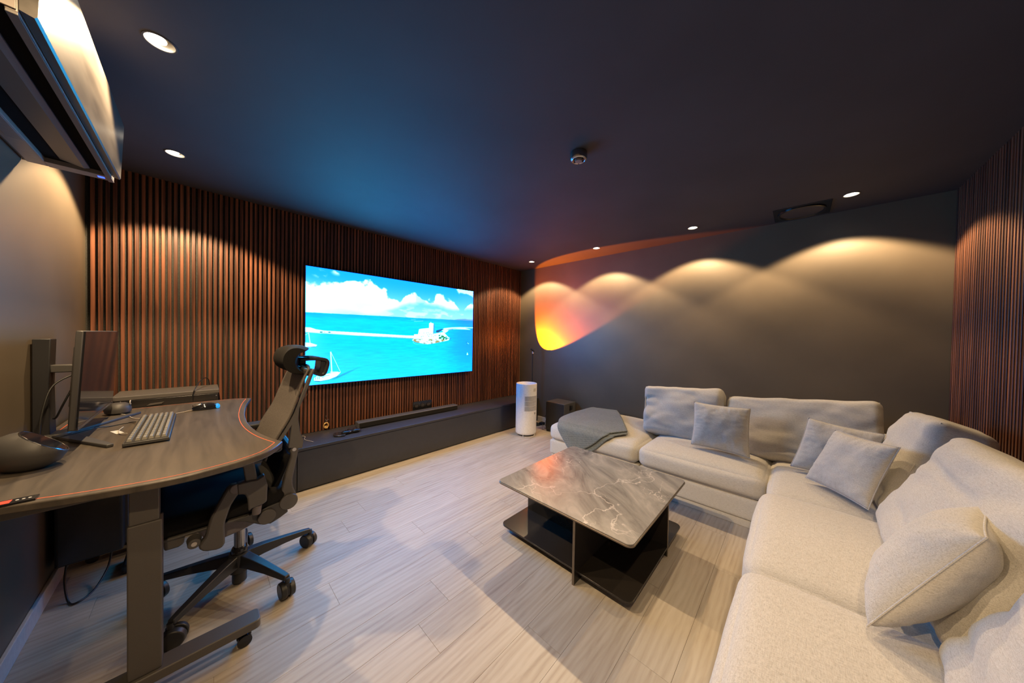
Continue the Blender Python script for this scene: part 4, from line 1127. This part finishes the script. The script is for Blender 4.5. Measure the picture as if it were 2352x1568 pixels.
# ------------------------------------------------------------------ office chair (faces the left wall)
CX, CY = -2.12, .15
ch = thing('office_chair', 'ergonomic mesh office chair with headrest, pushed under the desk', 'chair', (CX, CY, 0))
blk, gra, drk = M['black_plastic'], M['graphite'], M['dark_plastic']
B().cyl((CX, CY, .012), (CX, CY, .10), .030, .031, seg=28).done('gas_sleeve', blk, ch, bevel=.003)
B().lathe([(0, .075), (.046, .075), (.052, .10), (.050, .150), (.042, .168), (0, .168)], (CX, CY, 0), 32).done('hub', blk, ch)
B().lathe([(0, .165), (.036, .165), (.038, .180), (.030, .196), (0, .196)], (CX, CY, 0), 32).done('collar', M['gloss_black'], ch)
B().cyl((CX, CY, .19), (CX, CY, .36), .023, seg=24).done('gas_lift', M['chrome'], ch)
for k in range(5):
    a = R(28 + 72 * k); d = Vector((math.cos(a), math.sin(a), 0)); n_ = Vector((-d.y, d.x, 0)); c0 = Vector((CX, CY, 0))
    b = B(); rings = []
    for s_, hw, zt_, zb_ in ((.02, .030, .166, .105), (.10, .026, .158, .108), (.20, .022, .142, .106), (.30, .018, .124, .098), (.335, .016, .116, .094)):
        q = c0 + d * s_
        rings.append([b.bm.verts.new(q + n_ * x_ + Vector((0, 0, z_))) for x_, z_ in ((-hw, zb_), (hw, zb_), (hw * .75, zt_), (-hw * .75, zt_))])
    for A_, C_ in zip(rings, rings[1:]):
        for i in range(4): b.bm.faces.new((A_[i], A_[(i + 1) % 4], C_[(i + 1) % 4], C_[i]))
    b.bm.faces.new(rings[0]); b.bm.faces.new(rings[-1])
    lg = b.done('base_leg', blk, ch, smooth=False, bevel=.005, seg=3)
    w = c0 + d * .335; ra = a + R([70, 20, 110, 60, 30][k]); wd = Vector((math.cos(ra), math.sin(ra), 0)); off = Vector((-wd.y, wd.x, 0)) * .012
    cz = Vector((0, 0, .043)); wc = w + off + cz
    B().cyl(w + Vector((0, 0, .07)), w + Vector((0, 0, .105)), .011, seg=14).done('castor_stem', blk, lg)
    B().cyl(wc + wd * .006, wc + wd * .030, .042, .038, seg=28).cyl(wc - wd * .006, wc - wd * .030, .042, .038, seg=28).done('castor_wheel', M['rubber'], lg, bevel=.004)
    B().cyl(wc - wd * .008, wc + wd * .008, .034, seg=20).box((w.x - .014, w.y - .014, .058), (w.x + .014, w.y + .014, .082)).done('castor_fork', blk, lg)
# seat pad and frame
XS0, XS1 = CX - .245, CX + .24
def px(poly, x0, x1, name, mat, parent=ch, bevel=.004, sm=0, **kw):
    pl = [(p[0], p[1]) for p in smooth_poly([(a, b, 0) for a, b in poly], sm)] if sm else poly
    return B().prism(pl, x0, x1, 'x').done(name, mat, parent, bevel=bevel, angle=35, **kw)
soft_box((CX, .085, .500), (.485, .46, .082), .035, .006, 0, 5, 1, None, 'seat', ch, 'seat_fabric', 14)
px([(-.12, .462), (.28, .452), (.28, .440), (-.12, .450)], XS0 + .02, XS1 - .004, 'seat_rail', gra)
px([(-.105, .458), (-.04, .450), (-.045, .416), (-.06, .408), (-.100, .410)], XS0 + .01, XS1 - .01, 'front_block', gra, bevel=.006)
px([(-.02, .44), (.09, .44), (.16, .445), (.24, .44), (.26, .40), (.215, .372), (.14, .352), (.08, .345), (.02, .37)], CX - .10, CX + .16, 'tilt_mechanism', M['lilac_grey'], bevel=.008)
for s_ in (1, -1):
    def xx(a, b): return tuple(sorted((CX + s_ * a, CX + s_ * b)))
    a, b_ = xx(.255, .292)
    bar = px([(.104, .640), (.086, .625), (.059, .570), (.038, .525), (.025, .472), (.018, .440), (-.002, .412), (.012, .385), (.039, .374), (.064, .370), (.081, .388), (.079, .465), (.088, .507), (.101, .550), (.123, .588), (.134, .600), (.136, .63)], a, b_, 'armrest_bracket', gra, bevel=.007, sm=2)
    B().cyl((CX + s_ * .290, .117, .620), (CX + s_ * .297, .117, .620), .024, .021, seg=28).done('hinge_cap', M['lilac_grey'], bar, bevel=.002)
    B().cyl((CX + s_ * .240, -.014, .428), (CX + s_ * .288, -.014, .428), .024, .020, seg=24).done('adjust_knob', gra, bar, bevel=.003)
    B().cyl((CX + s_ * .2885, -.014, .428), (CX + s_ * .2895, -.014, .428), .009, seg=18).done('knob_ring', M['metal'], bar)
    a, b_ = xx(.262, .300)
    ab = px([(.118, .642), (.165, .643), (.189, .640), (.216, .655), (.228, .60), (.226, .523), (.21, .514), (.172, .510), (.159, .500), (.155, .560), (.146, .585), (.122, .592)], a, b_, 'arm_housing', gra, bevel=.006)
    B().cyl((CX + s_ * .281, .188, .470), (CX + s_ * .281, .192, .512), .017, .018, seg=20).done('height_knob', M['lilac_grey'], ab, bevel=.004)
    a, b_ = xx(.266, .292)
    B().prism([(.150, .632), (.192, .632), (.176, .752), (.134, .752)], a, b_, 'x').done('arm_post', gra, ab, bevel=.005)
    a, b_ = xx(.225, .315)
    B().prism(rrect(a, -.02, b_, .285, .030), .752, .780).done('arm_pad', M['rubber'], ch, bevel=.008, seg=3)
    # side linkage and discs
    a, b_ = xx(.215, .240)
    lk = px([(.319, .410), (.285, .392), (.247, .378), (.209, .390), (.150, .430), (.110, .447), (.195, .462), (.276, .474), (.300, .47)], a, b_, 'side_link', drk, bevel=.005)
    B().cyl((CX + s_ * .236, .232, .424), (CX + s_ * .252, .232, .424), .037, .035, seg=32).done('pivot_disc', gra, lk, bevel=.002)
    a, b_ = xx(.205, .235)
    lb = px([(.338, .745), (.326, .72), (.330, .690), (.304, .594), (.289, .515), (.283, .465), (.300, .432), (.335, .428), (.355, .450), (.353, .490), (.340, .528), (.337, .571), (.345, .619), (.358, .69), (.362, .730), (.352, .745)], a, b_, 'back_limb', gra, bevel=.006, sm=2)
    B().cyl((CX + s_ * .232, .320, .463), (CX + s_ * .247, .320, .463), .040, .038, seg=32).done('pivot_disc', gra, lb, bevel=.002)
    B().cyl((CX + s_ * .234, .343, .726), (CX + s_ * .239, .343, .726), .009, seg=16).done('bolt', M['metal'], lb)
    # upright of the back frame (wide piece narrowing to the top)
    a, b_ = xx(.212, .238)
    px([(.318, .738), (.378, .722), (.384, .760), (.368, .815), (.360, .884), (.364, .937), (.387, .998), (.408, 1.057), (.425, 1.111), (.432, 1.140), (.422, 1.140), (.398, 1.080), (.370, 1.00), (.340, .915), (.300, .835), (.262, .775), (.235, .735), (.250, .725), (.300, .80), (.328, .845)], a, b_, 'back_frame', gra, bevel=.004)
# mesh back: curved shell across the width
prof = smooth_poly([(.232, .700, 0), (.246, .740, 0), (.288, .823, 0), (.328, .896, 0), (.358, .979, 0), (.387, 1.066, 0), (.418, 1.138, 0)], 5, False)
def back_fn(i, j):
    q = j * (len(prof) - 1); k = min(int(q), len(prof) - 2); f_ = q - k
    y_, z_ = prof[k][0] * (1 - f_) + prof[k + 1][0] * f_, prof[k][1] * (1 - f_) + prof[k + 1][1] * f_
    u = i * 2 - 1; hw = .243 - .035 * max(0, j - .6) / .4
    return Vector((CX + u * hw, y_ - .008 + .030 * (1 - u * u), z_ + .012 * (1 - u * u) * j))
B().grid(back_fn, 20, 28).done('mesh_back', M['mesh'], ch, solid=.010, angle=180)
# lumbar pad (dark)
prof2 = [(.262, .470), (.270, .540), (.300, .620), (.322, .690)]
def lum(i, j):
    q = j * 3; k = min(int(q), 2); f_ = q - k
    y_, z_ = prof2[k][0] * (1 - f_) + prof2[k + 1][0] * f_, prof2[k][1] * (1 - f_) + prof2[k + 1][1] * f_
    u = i * 2 - 1; return Vector((CX + u * .19, y_ + .02 * (1 - u * u), z_))
B().grid(lum, 14, 12).done('lumbar_pad', M['seat_fabric'], ch, solid=.03, angle=180)
B().box((CX - .21, .325, .70), (CX + .21, .350, .735)).done('cross_brace', drk, ch, bevel=.006)
B().box((CX - .21, .40, 1.10), (CX + .21, .425, 1.135)).done('top_brace', drk, ch, bevel=.008)
# headrest: C-shaped pad and bracket loop
hd_out = smooth_poly([(.366, 1.255, 0), (.405, 1.262, 0), (.440, 1.250, 0), (.446, 1.240, 0), (.420, 1.230, 0), (.398, 1.205, 0), (.390, 1.170, 0), (.400, 1.135, 0), (.425, 1.112, 0), (.438, 1.098, 0), (.405, 1.098, 0), (.365, 1.110, 0), (.338, 1.140, 0), (.328, 1.180, 0), (.338, 1.225, 0)], 3)
hp = B(); nX = 9
rings = []
for i in range(nX):
    u = i / (nX - 1) * 2 - 1; cyy, czz = .385, 1.178; sc = 1 - .14 * u ** 4
    rings.append([hp.bm.verts.new((CX + u * .150, cyy + (p[0] - cyy) * sc - .030 * u * u, czz + (p[1] - czz) * sc)) for p in hd_out])
for A_, C_ in zip(rings, rings[1:]):
    for k in range(len(A_)): hp.bm.faces.new((A_[k], A_[(k + 1) % len(A_)], C_[(k + 1) % len(A_)], C_[k]))
hp.bm.faces.new(rings[0]); hp.bm.faces.new(rings[-1])
hr = hp.done('headrest', M['seat_fabric'], ch, bevel=.006, angle=60)
outer_ = [(.405, 1.188), (.44, 1.193), (.49, 1.192), (.535, 1.175), (.548, 1.168), (.538, 1.12), (.520, 1.078), (.498, 1.074), (.46, 1.090), (.440, 1.104), (.405, 1.120)]
for s_ in (-1, 1):
    a, b_ = sorted((CX + s_ * .055, CX + s_ * .078))
    B().tube([(CX + s_ * .066, y_, z_) for y_, z_, _ in smooth_poly([(.400, 1.180, 0), (.45, 1.184, 0), (.50, 1.180, 0), (.535, 1.165, 0), (.530, 1.12, 0), (.512, 1.085, 0), (.47, 1.100, 0), (.43, 1.125, 0), (.402, 1.138, 0)], 4, False)], .011, seg=10).done('headrest_bracket', blk, ch)
px([(.505, 1.185), (.545, 1.170), (.540, 1.12), (.522, 1.078), (.490, 1.080), (.500, 1.13)], CX - .066, CX + .066, 'bracket_bridge', blk, bevel=.006)
B().box((CX - .03, .40, 1.14), (CX + .03, .435, 1.19)).done('headrest_joint', blk, ch, bevel=.006)
B().prism([(.425, 1.10), (.50, 1.085), (.49, 1.115), (.425, 1.13)], CX - .03, CX + .03, 'x').done('headrest_post', blk, ch, bevel=.004)
